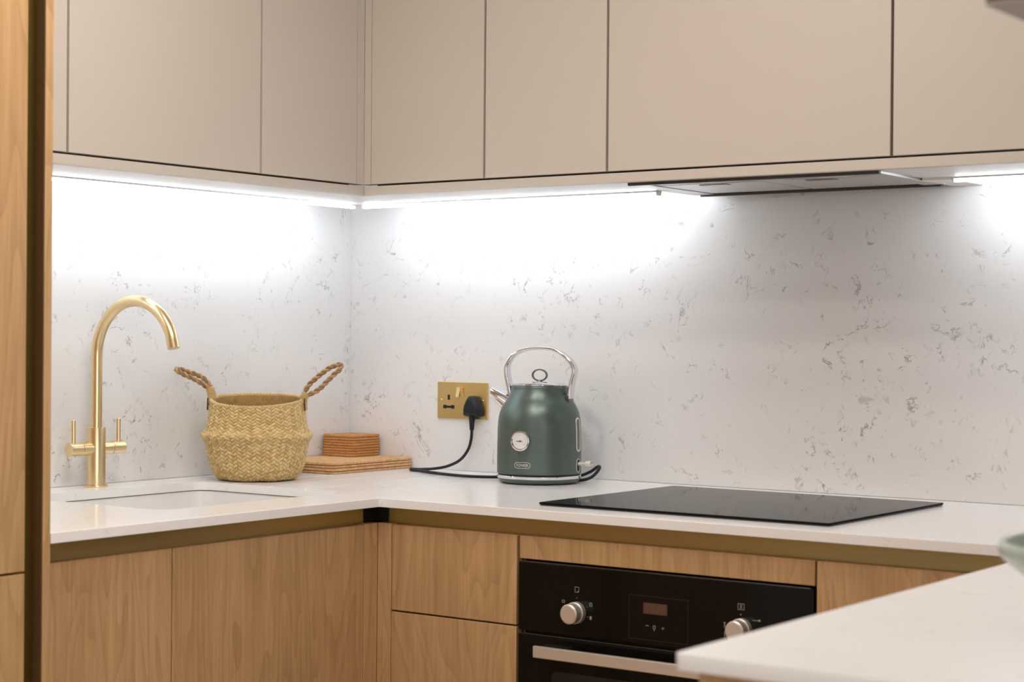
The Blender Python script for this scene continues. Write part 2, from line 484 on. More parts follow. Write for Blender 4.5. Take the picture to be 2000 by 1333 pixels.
# ------------------------------------------------------------------ room shell
struct('floor', bx(-0.1, 6.0, -6.5, 0.1, -0.05, 0.0), 'floor', 'oak floor of the kitchen')
struct('ceiling', bx(-0.1, 6.0, -6.5, 0.1, CEIL, CEIL + 0.05), 'ceil', 'white kitchen ceiling')
struct('wall_left', bx(-0.1, -0.0125, -6.5, 0.1, 0, CEIL), 'paint', 'white wall behind the sink run')
struct('wall_back', bx(-0.0125, 6.0, 0.0125, 0.1, 0, CEIL), 'paint', 'white wall behind the hob run')
struct('wall_right', bx(XR, XR + 0.1, YE - 0.02, 0.0125, 0, CEIL), 'paint', 'short white wall at the right end of the kitchen')
struct('wall_far_side', merge(bx(5.9, 6.0, -3.0, 0.0125, 0, CEIL), bx(5.9, 6.0, -6.5, -5.4, 0, CEIL), bx(5.9, 6.0, -5.4, -3.0, 0, 0.3), bx(5.9, 6.0, -5.4, -3.0, 2.4, CEIL)), 'paint', 'white wall on the far right of the room')
struct('added_window_2', merge(bx(5.92, 5.97, -5.4, -5.35, 0.3, 2.4), bx(5.92, 5.97, -3.05, -3.0, 0.3, 2.4), bx(5.92, 5.97, -5.4, -3.0, 0.3, 0.35), bx(5.92, 5.97, -5.4, -3.0, 2.35, 2.4)), 'white_board', 'added white window frame in the far right wall, for fill light')  # unseen window, added to carry the side fill
wx0, wx1, wz0, wz1 = 0.9, 4.3, 0.3, 2.4
struct('wall_front', merge(bx(-0.0125, wx0, -6.5, -6.42, 0, CEIL), bx(wx1, 5.9, -6.5, -6.42, 0, CEIL), bx(wx0, wx1, -6.5, -6.42, 0, wz0), bx(wx0, wx1, -6.5, -6.42, wz1, CEIL)), 'paint', 'white wall with an added window opening, behind the camera')
w = struct('added_window_1', merge(bx(wx0, wx0 + 0.05, -6.48, -6.43, wz0, wz1), bx(wx1 - 0.05, wx1, -6.48, -6.43, wz0, wz1), bx(wx0, wx1, -6.48, -6.43, wz0, wz0 + 0.05), bx(wx0, wx1, -6.48, -6.43, wz1 - 0.05, wz1), bx(2.57, 2.63, -6.48, -6.43, wz0, wz1)), 'white_board', 'added white window frame behind the camera, for fill light')  # unseen window, added for soft frontal light
for x, y, watts in DOWN:
    d = thing('ceiling_downlight', 'white recessed ceiling downlight over the kitchen', 'downlight', (x, y, CEIL - 0.004), group='ceiling downlights')
    obj('trim_ring', lathe([(0.100, 0.0035), (0.100, 0.0), (0.112, 0.0), (0.114, 0.0035)], 32), 'white_board', d, local=True)
    obj('lens', lathe([(0, 0.002), (0.100, 0.002), (0.100, 0.0035), (0, 0.0035)], 32), 'lens', d, local=True)

# splashback slabs
tag(obj('splashback', bx(-0.012, 0.0, -1.478, 0.0, T + 0.0004, ZP + 0.0192), 'quartz_wall'), 'white grey-veined stone splashback behind the brass tap', 'splashback')
tag(obj('splashback', bx(0.0003, XR - 0.002, 0.0, 0.012, T + 0.0004, ZP + 0.0192), 'quartz_wall'), 'wide white grey-veined stone splashback behind the kettle and hob', 'splashback')

# ------------------------------------------------------------------ worktop
SX0, SX1, SY0, SY1 = 0.113, 0.520, -1.11, -0.612
wt = thing('worktop', 'white stone U-shaped worktop with a polished front edge and drainer grooves', 'worktop', (0.33, -0.7, T - TH))
left = prism([(0.0005, -1.4785), (DL, -1.4785), (DL, -DB + 0.0004), (0.0005, -DB + 0.0004)], T - TH, T, 0.0009)
left = boolean(left, [prism(rrect(SX0, SX1, SY0, SY1, 0.035), T - 0.05, T + 0.05)])
GX = [0.205, 0.306, 0.410, 0.513]
def groove_cut(x, y0, y1, dep0, dep1, w=0.007):
    """tapered drainer groove, deepest at the sink"""
    bm = bmesh.new(); rings = []
    N = 10
    for y, d in ((y0, dep0), (y1, dep1)):
        rings.append([bm.verts.new((x + w / 2 * math.cos(PI + PI * k / N), y, T + 0.0005 + (d + 0.0005) * math.sin(PI + PI * k / N))) for k in range(N + 1)])
    for k in range(N): bm.faces.new((rings[0][k], rings[0][k + 1], rings[1][k + 1], rings[1][k]))
    bm.faces.new((rings[0][0], rings[1][0], rings[1][-1], rings[0][-1]))
    bm.faces.new(rings[0]); bm.faces.new(rings[1][::-1])
    bmesh.ops.recalc_face_normals(bm, faces=bm.faces)
    return bm
gy0, gy1 = SY1 - 0.03, -0.10
frac = (-DB - gy0) / (gy1 - gy0)
left = boolean(left, [groove_cut(x, gy0, gy1, 0.0048, 0.0012) for x in GX])
obj('sink_run_slab', left, 'quartz_top', wt, sharp=12)
back = prism([(0.0005, -DB), (XR - 0.001, -DB), (XR - 0.001, -0.0005), (0.0005, -0.0005)], T - TH, T, 0.0009)
back = boolean(back, [prism(rrect(SX0, SX1, SY0, SY1, 0.035), T - 0.05, T + 0.05)] + [groove_cut(x, gy0, gy1, 0.0048, 0.0012) for x in GX])
obj('hob_run_slab', back, 'quartz_top', wt, sharp=12)
pen = prism([(PX, -DB - 0.0004), (PX, YE + 0.006), (PX + 0.006, YE), (XR - 0.001, YE), (XR - 0.001, -DB - 0.0004)], T - TH, T, 0.0009)
obj('peninsula_slab', pen, 'quartz_top', wt)

# ------------------------------------------------------------------ sink
sk = thing('sink', 'white undermount sink set into the worktop by the brass tap', 'sink', ((SX0 + SX1) / 2, (SY0 + SY1) / 2, T - 0.21))
zr = T - TH - 0.0014
outer = rrect(SX0 - 0.02, SX1 + 0.02, SY0 - 0.02, SY1 + 0.02, 0.05); inner = rrect(SX0 - 0.001, SX1 + 0.001, SY0 - 0.001, SY1 + 0.001, 0.036)
bm = bmesh.new()
rr = []
def loop(pts, z): return [bm.verts.new((p[0], p[1], z)) for p in pts]
bot = rrect(SX0 + 0.015, SX1 - 0.015, SY0 + 0.015, SY1 - 0.015, 0.05)
loops = [loop(outer, T - 0.205), loop(outer, zr), loop(inner, zr), loop(bot, T - 0.185)]
for a, b in zip(loops, loops[1:]):
    for i in range(len(a)):
        j = (i + 1) % len(a); bm.faces.new((a[i], a[j], b[j], b[i]))
bm.faces.new(loops[-1]); bm.faces.new(loops[0][::-1])
bmesh.ops.recalc_face_normals(bm, faces=bm.faces)
obj('basin', bm, 'ceramic', sk)
bm = bmesh.new()
i2 = rrect(SX0 + 0.0005, SX1 - 0.0005, SY0 + 0.0005, SY1 - 0.0005, 0.0345)
o2 = rrect(SX0 - 0.016, SX1 + 0.016, SY0 - 0.016, SY1 + 0.016, 0.05)
loops = [loop(i2, T - TH - 0.0002), loop(o2, T - TH - 0.0002), loop(o2, zr + 0.0002), loop(i2, zr + 0.0002)]
for a, b in zip(loops, loops[1:] + loops[:1]):
    for i in range(len(a)):
        j = (i + 1) % len(a); bm.faces.new((a[i], a[j], b[j], b[i]))
bmesh.ops.recalc_face_normals(bm, faces=bm.faces)
obj('sealant_joint', bm, 'sealant', sk, label='dark joint line under the cut-out edge')
obj('drain', lathe([(0, T - 0.183), (0.028, T - 0.183), (0.044, T - 0.1815), (0.046, T - 0.185)], 32, ((SX0 + SX1) / 2, (SY0 + SY1) / 2, 0)), 'satin', sk)

# ------------------------------------------------------------------ base cabinets
def oakdoor(parent, name, face, a0, a1, z0, z1, run, th=0.019):
    """run 'L': face x = face, spans y a0..a1; run 'B': face y = -face, spans x a0..a1"""
    if run == 'L': b = bx(face - th, face, a0, a1, z0, z1, 0.0012)
    else: b = bx(a0, a1, -face, -face + th, z0, z1, 0.0012)
    return obj(name, b, 'oak', parent)
G = 0.0016
t = thing('base_cabinet', 'oak base cabinet door beside the tall unit, left of the wide sink door', 'cabinet', (0.3, -1.33, 0))
obj('carcass', bx(0.01, FL - 0.021, -1.476, -1.1992, KICK, T - 0.24), 'carcass', t)
oakdoor(t, 'door', FL, -1.4765, -1.1977 - G, KICK + 0.02, DT, 'L')
obj('plinth', bx(0.55, 0.566, -1.476, -1.199, 0.0, KICK), 'oak', t)
t = thing('base_cabinet', 'wide oak sink cabinet door between two narrow gaps', 'cabinet', (0.3, -0.94, 0))
obj('carcass', bx(0.01, FL - 0.021, -1.1972, -0.694, KICK, T - 0.24), 'carcass', t)
oakdoor(t, 'door', FL, -1.1977 + G, -0.6926 - G, KICK + 0.02, DT, 'L')
obj('plinth', bx(0.55, 0.566, -1.198, -0.694, 0.0, KICK), 'oak', t)
t = thing('corner_post', 'narrow oak L-shaped filler post in the base cabinet corner', 'filler post', (FL, -FB, 0))
obj('sink_side_strip', bx(FL - 0.019, FL, -0.6926 + G * 0.3, -FB, KICK + 0.02, DT + 0.001, 0.0008), 'oak', t)
obj('hob_side_strip', bx(FL + 0.0001, 0.6715 - G * 0.6, -FB, -FB + 0.019, KICK + 0.02, DT + 0.001, 0.0008), 'oak', t)
t = thing('drawer_unit', 'narrow oak drawer unit left of the oven', 'drawer unit', (0.82, -0.3, 0))
obj('carcass', bx(0.675, 0.968, -FB + 0.021, -0.01, KICK, T - 0.07), 'carcass', t)
oakdoor(t, 'drawer', FB, 0.6715 + G * 0.4, 0.9705 - 0.0006, T - 0.2185 + G, DT, 'B')
oakdoor(t, 'drawer', FB, 0.6715 + G * 0.4, 0.9705 - 0.0006, T - 0.47, T - 0.2185 - G, 'B')
oakdoor(t, 'drawer', FB, 0.6715 + G * 0.4, 0.9705 - 0.0006, KICK + 0.02, T - 0.4735, 'B')
obj('plinth', bx(0.673, 0.969, -0.583, -0.567, 0.0, KICK), 'oak', t)
t = thing('oven_housing', 'oak oven housing with a shallow fascia above the black oven', 'cabinet', (1.276, -0.3, 0))
obj('carcass', merge(bx(0.9715, 0.9765, -FB + 0.021, -0.01, KICK, T - 0.07), bx(1.5755, 1.577, -FB + 0.021, -0.01, KICK, T - 0.07), bx(0.9765, 1.5755, -0.05, -0.01, KICK, T - 0.07), bx(0.9765, 1.5755, -FB + 0.021, -0.05, KICK, KICK + 0.018)), 'carcass', t)
oakdoor(t, 'fascia', FB, 0.9765, 1.5745, T - 0.0930, DT, 'B')
obj('plinth', bx(0.973, 1.575, -0.583, -0.567, 0.0, KICK), 'oak', t)
t = thing('base_cabinet', 'oak base cabinet right of the oven, half hidden by the peninsula worktop', 'cabinet', (1.78, -0.3, 0))
obj('carcass', bx(1.5785, 1.98, -FB + 0.021, -0.01, KICK, T - 0.07), 'carcass', t)
oakdoor(t, 'door', FB, 1.5765 + G, 1.982, KICK + 0.02, DT, 'B')
obj('plinth', bx(1.579, 1.98, -0.583, -0.567, 0.0, KICK), 'oak', t)
t = thing('peninsula_cabinet', 'oak end panel cabinet under the near peninsula worktop', 'cabinet', (2.3, -1.25, 0))
obj('carcass', bx(2.03, XR - 0.01, -1.765, -0.70, KICK, T - TH - 0.001), 'carcass', t)
obj('end_panel', bx(2.004, XR - 0.003, -1.787, -1.768, 0.0, T - TH - 0.0005, 0.001), 'oak', t)
for k in range(2):
    obj('door', bx(2.006, 2.025, -1.766 + k * 0.535, -1.235 + k * 0.535, KICK + 0.02, DT, 0.0012), 'oak', t)
obj('handle_channel', bx(2.026, 2.0295, -1.766, -0.70, DT - 0.02, T - TH - 0.002), 'gold', t)

# gold recessed handle channels
def channel_profile(depth=0.024):
    """C section: (inward depth, z)"""
    zt, zb = T - TH - 0.0008, DT - 0.018
    pts = [(0.0005, zt), (depth, zt), (depth, zt - 0.003)]
    for k in range(7):
        a = k / 6 * PI / 2
        pts.append((depth - 0.010 + 0.010 * math.cos(a), zb + 0.012 - 0.010 * math.sin(a)))
    pts += [(0.0205, zb + 0.002)]
    return pts
def extrude_profile(pts, run, a0, a1, face, th=0.0012):
    bm = bmesh.new()
    def mk(p, a):
        return (face - p[0], a, p[1]) if run == 'L' else (a, -face + p[0], p[1])
    n = len(pts)
    A = [bm.verts.new(mk(p, a0)) for p in pts]; B = [bm.verts.new(mk(p, a1)) for p in pts]
    for i in range(n - 1): bm.faces.new((A[i], A[i + 1], B[i + 1], B[i]))
    bmesh.ops.recalc_face_normals(bm, faces=bm.faces)
    bmesh.ops.solidify(bm, geom=list(bm.faces), thickness=th)
    return bm
prof = [(0.0225, T - TH - 0.0008), (0.0225, DT + 0.012), (0.0215, DT - 0.002), (0.0215, DT - 0.03)]
tag(obj('handle_channel', extrude_profile(prof, 'L', -1.477, -0.6705, FL), 'gold'), 'gold recessed handle channel under the sink worktop edge', 'handle channel')
tag(obj('handle_channel', extrude_profile(prof, 'B', 0.6455, 1.98, FB), 'gold'), 'gold recessed handle channel running above the oven', 'handle channel')
tag(obj('channel_corner_cap', merge(bx(FL - 0.040, FL - 0.0235, -0.670, -0.634, DT + 0.002, T - TH - 0.001), bx(FL - 0.040, FL + 0.0085, -0.6335, -0.622, DT + 0.002, T - TH - 0.001)), 'slot'), 'black corner cap where the two gold channels meet', 'corner cap')

# ------------------------------------------------------------------ oven
ov = thing('oven', 'black glass built-in oven with two steel knobs and a bar handle', 'oven', (1.2755, -0.4, T - 0.75))
OX0, OX1 = 0.9775, 1.5740
ZO = T - 0.0985; ZS = T - 0.2275
yo = -FB - 0.004
obj('body', bx(0.985, 1.567, -FB + 0.018, -0.06, T - 0.69, ZO - 0.004), 'ovenmatt', ov)
cp = obj('control_panel', bx(OX0, OX1, yo, -FB + 0.017, ZS + 0.004, ZO, 0.0015), 'ovenblack', ov)
obj('trim_strip', bx(OX0 + 0.004, OX1 - 0.006, yo + 0.002, yo + 0.008, ZO + 0.0003, ZO + 0.0018), 'darkmetal', ov)
dr = obj('door', bx(OX0, OX1, yo, -FB + 0.017, T - 0.69, ZS - 0.003, 0.0015), 'ovenblack', ov)
obj('door_edge', bx(OX0 + 0.002, OX1 - 0.002, yo + 0.003, yo + 0.012, ZS - 0.0029, ZS - 0.0017), 'darkmetal', dr)
obj('window', prism([(p[0], p[1]) for p in rrect(OX0 + 0.07, OX1 - 0.07, T - 0.60, T - 0.292, 0.02)], 0, 0.0008), 'ovenmatt', dr, local=False) if False else None
wnd = prism(rrect(OX0 + 0.075, OX1 - 0.075, T - 0.62, T - 0.292, 0.012), 0.0, 0.0007)
obj('window_frame', xform(wnd, Matrix(((1, 0, 0, 0), (0, 0, -1, yo + 0.0001), (0, 1, 0, 0), (0, 0, 0, 1)))), 'ovenmatt', dr)
hz0, hz1, hy = T - 0.2625, T - 0.2415, -0.7031
hd = obj('handle', bx(1.042, 1.509, hy, hy + 0.008, hz0, hz1, 0.0015), 'satin', ov)
for a in (1.043, 1.45):
    obj('handle_bracket', bx(a, a + 0.058, hy + 0.008, yo, hz0 + 0.003, hz1 - 0.002, 0.001), 'darkmetal', hd)
for kx, kz in ((1.1075, T - 0.1805), (1.4425, T - 0.1775)):
    k = obj('knob', merge(rod((kx, yo, kz), (kx, yo - 0.012, kz), 0.0195, 40, 0.001), rod((kx, yo - 0.012, kz), (kx, yo - 0.030, kz), 0.0178, 40, 0.0016)), 'satin', ov)
    obj('knob_cap', rod((kx, yo - 0.0300, kz), (kx, yo - 0.0306, kz), 0.0150, 40, 0.0002), 'satin', k)
def frame(x0, x1, z0, z1, t_, y):
    return merge(bx(x0, x1, y - 0.0003, y, z0, z0 + t_), bx(x0, x1, y - 0.0003, y, z1 - t_, z1), bx(x0, x0 + t_, y - 0.0003, y, z0, z1), bx(x1 - t_, x1, y - 0.0003, y, z0, z1))
def mark(x, z, w_, h_): return bx(x - w_ / 2, x + w_ / 2, yo - 0.0003, yo, z - h_ / 2, z + h_ / 2)
kx, kz = 1.1075, T - 0.1805
obj('knob_symbol', merge(frame(kx - 0.0055, kx + 0.0035, kz + 0.036, kz + 0.046, 0.0008, yo), mark(kx + 0.002, kz + 0.0375, 0.003, 0.0025)), 'print_grey', cp)
obj('knob_symbol', mark(kx - 0.001, kz + 0.026, 0.0012, 0.0016), 'print_grey', cp)
obj('knob_symbol', frame(kx - 0.033, kx - 0.027, kz + 0.015, kz + 0.020, 0.0010, yo), 'print_grey', cp)
obj('knob_symbol', merge(frame(kx + 0.026, kx + 0.032, kz + 0.013, kz + 0.020, 0.0014, yo), mark(kx + 0.021, kz + 0.012, 0.002, 0.0008)), 'print_green', cp)
obj('knob_symbol', merge(mark(kx + 0.029, kz - 0.007, 0.004, 0.006), mark(kx + 0.023, kz - 0.006, 0.002, 0.0008)), 'print_grey', cp)
obj('knob_symbol', mark(kx - 0.026, kz - 0.019, 0.008, 0.0008), 'print_grey', cp)
kx, kz = 1.4425, T - 0.1775
obj('knob_symbol', merge(frame(kx - 0.009, kx - 0.0035, kz + 0.033, kz + 0.044, 0.0008, yo), frame(kx - 0.002, kx + 0.0035, kz + 0.033, kz + 0.044, 0.0008, yo)), 'print_grey', cp)
obj('knob_symbol', mark(kx - 0.003, kz + 0.025, 0.0018, 0.0018), 'print_grey', cp)
obj('knob_symbol', merge(mark(kx + 0.024, kz + 0.0175, 0.010, 0.0008), mark(kx + 0.032, kz + 0.018, 0.004, 0.003)), 'print_grey', cp)
obj('knob_symbol', merge(mark(kx - 0.034, kz + 0.0085, 0.004, 0.0012), mark(kx - 0.034, kz + 0.004, 0.0015, 0.008), mark(kx - 0.034, kz - 0.012, 0.0012, 0.010)), 'print_grey', cp)
dx0, dz0 = 1.2465, T - 0.1688
obj('display_surround', frame(1.217, 1.337, T - 0.215, T - 0.138, 0.0005, yo), 'bronze', cp)
dsp = obj('display', bx(dx0, dx0 + 0.0485, yo - 0.0004, yo, dz0, dz0 + 0.0195), 'lcd', cp)
SEG = {'0': 'abcdef', '1': 'bc', '2': 'abged'}
bm = None
for i in range(4):
    cxd = dx0 + 0.0085 + i * 0.0105; czd = dz0 + 0.0098; w2, h2 = 0.0028, 0.0058
    segs = [bx(cxd - w2, cxd + w2, yo - 0.0006, yo - 0.0004, czd + s * h2 - 0.0005, czd + s * h2 + 0.0005) for s in (-1, 0, 1)]
    segs += [bx(cxd + s * w2 - 0.0005, cxd + s * w2 + 0.0005, yo - 0.0006, yo - 0.0004, czd + q * h2 - (h2 - 0.0012 if q > 0 else -0.0012) * (1 if q > 0 else 1), czd + (h2 - 0.001 if q > 0 else 0) - (0.0012 if q < 0 else 0)) for s in (-1, 1) for q in (-1, 1)]
    b = merge(*segs); bm = b if bm is None else merge(bm, b)
obj('digits', bm, 'digit', dsp)
obj('touch_symbol', mark(1.2545, T - 0.1895, 0.006, 0.0010), 'print_grey', cp)
obj('touch_symbol', merge(frame(1.2665, 1.2715, T - 0.194, T - 0.188, 0.0008, yo), mark(1.269, T - 0.196, 0.0012, 0.003)), 'print_grey', cp)
obj('touch_symbol', merge(mark(1.2865, T - 0.1915, 0.005, 0.0010), mark(1.2865, T - 0.1915, 0.0010, 0.005)), 'print_grey', cp)

# ------------------------------------------------------------------ hob
hb = thing('induction_hob', 'flat black glass hob set on the white worktop', 'hob', (1.275, -0.35, T))
HX0, HX1, HY0, HY1 = 0.9775, 1.5725, -0.597, -0.1019
obj('glass', prism(rrect(HX0, HX1, HY0, HY1, 0.006), T + 0.0021, T + 0.0062, 0.0012), 'glassblack', hb)
obj('trim', prism(rrect(HX0 + 0.002, HX1 - 0.002, HY0 + 0.002, HY1 - 0.002, 0.005), T + 0.0002, T + 0.0021), 'hobedge', hb)

# ------------------------------------------------------------------ wall cabinets
def beigedoor(t, run, a0, a1):
    if run == 'L': b = bx(WL - 0.019, WL, a0, a1, ZD + 0.002, WT, 0.0010)
    else: b = bx(a0, a1, -WB, -WB + 0.019, ZD + 0.002, WT, 0.0010)
    obj('door', b, 'beige', t)
g = 0.0026
for a0, a1, lab in ((-1.476, -1.1898, 'narrow sliver of a beige wall cabinet beside the tall oak unit'), (-1.1898, -0.6884, 'wide beige wall cabinet above the brass tap'), (-0.6884, -0.3913, 'beige wall cabinet above the basket, left of the corner')):
    t = thing('wall_cabinet', lab, 'cabinet', (0.16, (a0 + a1) / 2, ZP + 0.019), group='wall cabinets over the sink run')
    obj('carcass', bx(-0.0115, WL - 0.022, a0 + 0.001, a1 - 0.001, ZP + 0.0195, WT), 'carcass', t)
    beigedoor(t, 'L', a0 + g if a0 > -1.4 else a0, a1 - (g if a1 < -0.5 else 0.0006))
for a0, a1, lab in ((0.3714, 0.6761, 'beige wall cabinet just right of the corner'), (0.6761, 0.9772, 'beige wall cabinet above the kettle'), (0.9772, 1.577, 'wide beige wall cabinet above the cooker hood'), (1.577, 2.28, 'beige wall cabinet right of the cooker hood')):
    t = thing('wall_cabinet', lab, 'cabinet', ((a0 + a1) / 2, -0.17, ZP + 0.019), group='wall cabinets over the hob run')
    obj('carcass', bx(a0 + 0.001, a1 - 0.001, -WB + 0.022, 0.0115, ZP + 0.0195 + (0.03 if 0.9 < a0 < 1.2 else 0), WT), 'carcass', t)
    beigedoor(t, 'B', a0 + (g if a0 > 0.5 else 0.0006), a1 - g)
t = thing('corner_post', 'beige L-shaped filler post in the wall cabinet corner', 'filler post', (WL, -WB, ZD))
obj('sink_side_strip', bx(WL - 0.019, WL, -0.3913 + 0.0004, -WB, ZD + 0.002, WT, 0.0006), 'beige', t)
obj('hob_side_strip', bx(WL + 0.0001, 0.3714 - 0.0006, -WB, -WB + 0.019, ZD + 0.002, WT, 0.0006), 'beige', t)
# pelmets (front strip + white underside board)
t = thing('light_pelmet', 'beige light pelmet under the wall cabinets of the sink run', 'pelmet', (0.17, -0.9, ZP))
obj('fascia', bx(WL - 0.019, WL, -1.476, -WB - 0.0002, ZP, ZD - 0.002, 0.0008), 'beige', t)
obj('underside_board', bx(0.1505, WL - 0.0192, -1.476, -0.1555, ZP + 0.0006, ZP + 0.0190), 'white_board', t)
t = thing('light_pelmet', 'beige light pelmet under the wall cabinets of the hob run', 'pelmet', (1.3, -0.17, ZP))
obj('fascia', bx(WL + 0.0002, 2.28, -WB, -WB + 0.019, ZP, ZD - 0.002, 0.0008), 'beige', t)
obj('underside_board', merge(bx(WL - 0.0190, 1.010, -WB + 0.0194, -0.1555, ZP + 0.0006, ZP + 0.0190), bx(0.965, 1.010, -0.1553, -0.0006, ZP + 0.0006, ZP + 0.0190)), 'white_board', t)
obj('underside_board', merge(bx(1.545, 2.28, -WB + 0.0194, -0.1555, ZP + 0.0006, ZP + 0.0190), bx(1.545, 1.603, -0.1553, -0.0006, ZP - 0.004, ZP + 0.0190)), 'white_board', t)

# LED strips
def led_strip(lab, run, a0, a1):
    """angled profile on the back edge of the underside board, lens towards the splashback"""
    p0 = 0.1500 if run == 'L' else 0.1550            # distance of the board's back edge from the splashback
    mk = (lambda d, z, a: (d, a, z)) if run == 'L' else (lambda d, z, a: (a, -d, z))
    t = thing('led_strip', lab, 'light strip', mk(p0 - 0.01, ZP, (a0 + a1) / 2))
    def ext(sec, b0, b1):
        bm = bmesh.new(); n = len(sec)
        A = [bm.verts.new(mk(d, z, b0)) for d, z in sec]; B = [bm.verts.new(mk(d, z, b1)) for d, z in sec]
        for k in range(n): bm.faces.new((A[k], A[(k + 1) % n], B[(k + 1) % n], B[k]))
        bm.faces.new(A[::-1]); bm.faces.new(B)
        bmesh.ops.recalc_face_normals(bm, faces=bm.faces)
        return bm
    z = ZP
    obj('profile', ext([(p0 - 0.0002, z - 0.0030), (p0 - 0.0002, z + 0.0150), (p0 - 0.0260, z + 0.0150), (p0 - 0.0260, z + 0.0125), (p0 - 0.0130, z + 0.0115), (p0 - 0.0060, z - 0.0005), (p0 - 0.0060, z - 0.0030)], a0, a1), 'alu', t)
    obj('diffuser', ext([(p0 - 0.0150, z + 0.0108), (p0 - 0.0115, z + 0.0108), (p0 - 0.0075, z + 0.0010), (p0 - 0.0100, z + 0.0005)], a0 + 0.003, a1 - 0.003), 'led', t)
    arc = [(p0 - 0.0085 + 0.0058 * math.cos(PI + PI * k / 8), z - 0.0030 + 0.0058 * math.sin(PI + PI * k / 8)) for k in range(9)]
    obj('lens_edge', ext(arc, a0 + 0.003, a1 - 0.003), 'ledge', t)
    for b0, b1 in ((a0 - 0.0025, a0), (a1, a1 + 0.0025)):
        obj('end_cap', ext([(p0 - 0.0002, z - 0.0090), (p0 - 0.0002, z + 0.0152), (p0 - 0.0262, z + 0.0152), (p0 - 0.0165, z - 0.0090)], b0, b1), 'white_board', t)
led_strip('cool white LED strip lighting the splashback behind the tap', 'L', -1.472, -0.160)
led_strip('cool white LED strip between the corner and the cooker hood', 'B', 0.168, 0.961)
led_strip('cool white LED strip right of the cooker hood', 'B', 1.607, 2.25)

# ------------------------------------------------------------------ cooker hood
hd_ = thing('cooker_hood', 'steel built-in cooker hood under the wide beige wall cabinet', 'cooker hood', (1.278, -0.19, ZP - 0.006))
X0, X1, Y0, Y1 = 1.012, 1.543, -0.346, -0.048
zb, zt = ZP - 0.0045, ZP + 0.0150
obj('body', bx(X0 + 0.004, X1 - 0.004, Y0 + 0.004, Y1 - 0.004, zb + 0.006, zt), 'steel', hd_)
obj('front_lip', bx(X0, X1, Y0, Y0 + 0.010, zb - 0.0012, zb + 0.008, 0.0008), 'hobedge', hd_)
obj('rear_lip', bx(X0, X1, Y1 - 0.012, Y1, zb - 0.0035, zb + 0.008, 0.0008), 'hobedge', hd_)
for a in (X0, X1 - 0.035):
    obj('side_rail', bx(a, a + 0.035, Y0 + 0.0102, Y1 - 0.0122, zb, zb + 0.008, 0.0008), 'steel', hd_)
mid = (X0 + X1) / 2
for a0, a1 in ((X0 + 0.040, mid - 0.003), (mid + 0.003, X1 - 0.040)):
    f = obj('filter_panel', bx(a0, a1, Y0 + 0.06, Y1 - 0.03, zb + 0.001, zb + 0.006, 0.0008), 'steel', hd_)
    obj('filter_latch', bx((a0 + a1) / 2 - 0.03, (a0 + a1) / 2 + 0.03, Y0 + 0.07, Y0 + 0.09, zb - 0.0004, zb + 0.0008, 0.0003), 'darkmetal', f)
obj('control_strip', bx(X0 + 0.040, X1 - 0.040, Y0 + 0.014, Y0 + 0.054, zb + 0.002, zb + 0.007, 0.0008), 'steel', hd_)
for a in (X0 + 0.10, X1 - 0.10):
    obj('lamp_lens', bx(a - 0.035, a + 0.035, Y0 + 0.022, Y0 + 0.044, zb + 0.0008, zb + 0.0021, 0.0005), 'hoodlens', hd_)

# ------------------------------------------------------------------ tall unit at the left
t = thing('tall_cabinet', 'tall oak cabinet with a vertical gold channel at the left edge', 'cabinet', (0.3, -1.8, 0))
YP = -1.4802
obj('end_panel', bx(-0.012, 0.6575, YP - 0.0155, YP, 0, 2.40, 0.0008), 'oak', t)
obj('handle_channel', bx(0.632, 0.636, -1.62, YP - 0.0158, 0.05, 2.40), 'shadegold', t)  # same brass as the other channels, with recess shade in its colour
obj('end_panel', bx(-0.012, 0.6575, -2.157, -2.1415, 0, 2.40, 0.0008), 'oak', t)
obj('channel_shade_strip', bx(0.6365, 0.6572, YP - 0.0180, YP - 0.0158, 0.05, 2.40), 'brownshade', t)  # added strip, its dark colour imitates shade on the oak panel
obj('carcass', bx(-0.010, 0.631, -2.14, YP - 0.0158, 0.02, 2.40), 'carcass', t)
obj('door', bx(0.6365, 0.656, -2.14, -1.5290, T - 0.0555, 2.40, 0.0012), 'oak', t)
obj('door', bx(0.6365, 0.656, -2.14, -1.5290, 0.06, T - 0.0590, 0.0012), 'oak', t)

# overhead cabinet above the near end of the peninsula
t = thing('overhead_cabinet', 'dark-edged overhead cabinet with a taupe underside, top right corner', 'cabinet', (2.47, -1.2, ZP))
for k in range(2):
    obj('door', bx(2.302, 2.320, -1.80 + k * 0.716, -1.0865 + k * 0.716, ZP + 0.004, WT, 0.001), 'bronze', t)
obj('carcass', bx(2.3215, XR - 0.002, -1.80, -WB - 0.002, ZP + 0.004, WT), 'bronze', t)
obj('underside_panel', bx(2.302, XR - 0.002, -1.80, -WB - 0.002, ZP, ZP + 0.0036), 'taupe', t)

# ------------------------------------------------------------------ mixer tap
TX, TY = 0.052, -0.853
tp = thing('mixer_tap', 'brushed brass swan-neck mixer tap with two lever handles by the sink', 'tap', (TX, TY, T))
def tl(prof, mat, name, parent=tp, seg=40): return obj(name, lathe(prof, seg), mat, parent, local=True)
tl([(0, 0), (0.0238, 0), (0.0242, 0.0015), (0.0238, 0.0048), (0.0198, 0.0052)], 'brass', 'base_flange')
tl([(0.0192, 0.004), (0.0192, 0.1205), (0.0185, 0.1225), (0.0118, 0.1228)], 'brass', 'body')
r = 0.1125; zc = 0.2685
path = [(0, 0, 0.118), (0, 0, 0.17), (0, 0, 0.22)] + [(r - r * math.cos(a), 0, zc + r * math.sin(a)) for a in [math.radians(k) for k in range(0, 174, 6)]]
sp = obj('spout', tube(path, 0.0116, 24), 'brass', tp, local=True)
e = Vector(path[-1]); dv = (Vector(path[-1]) - Vector(path[-2])).normalized()
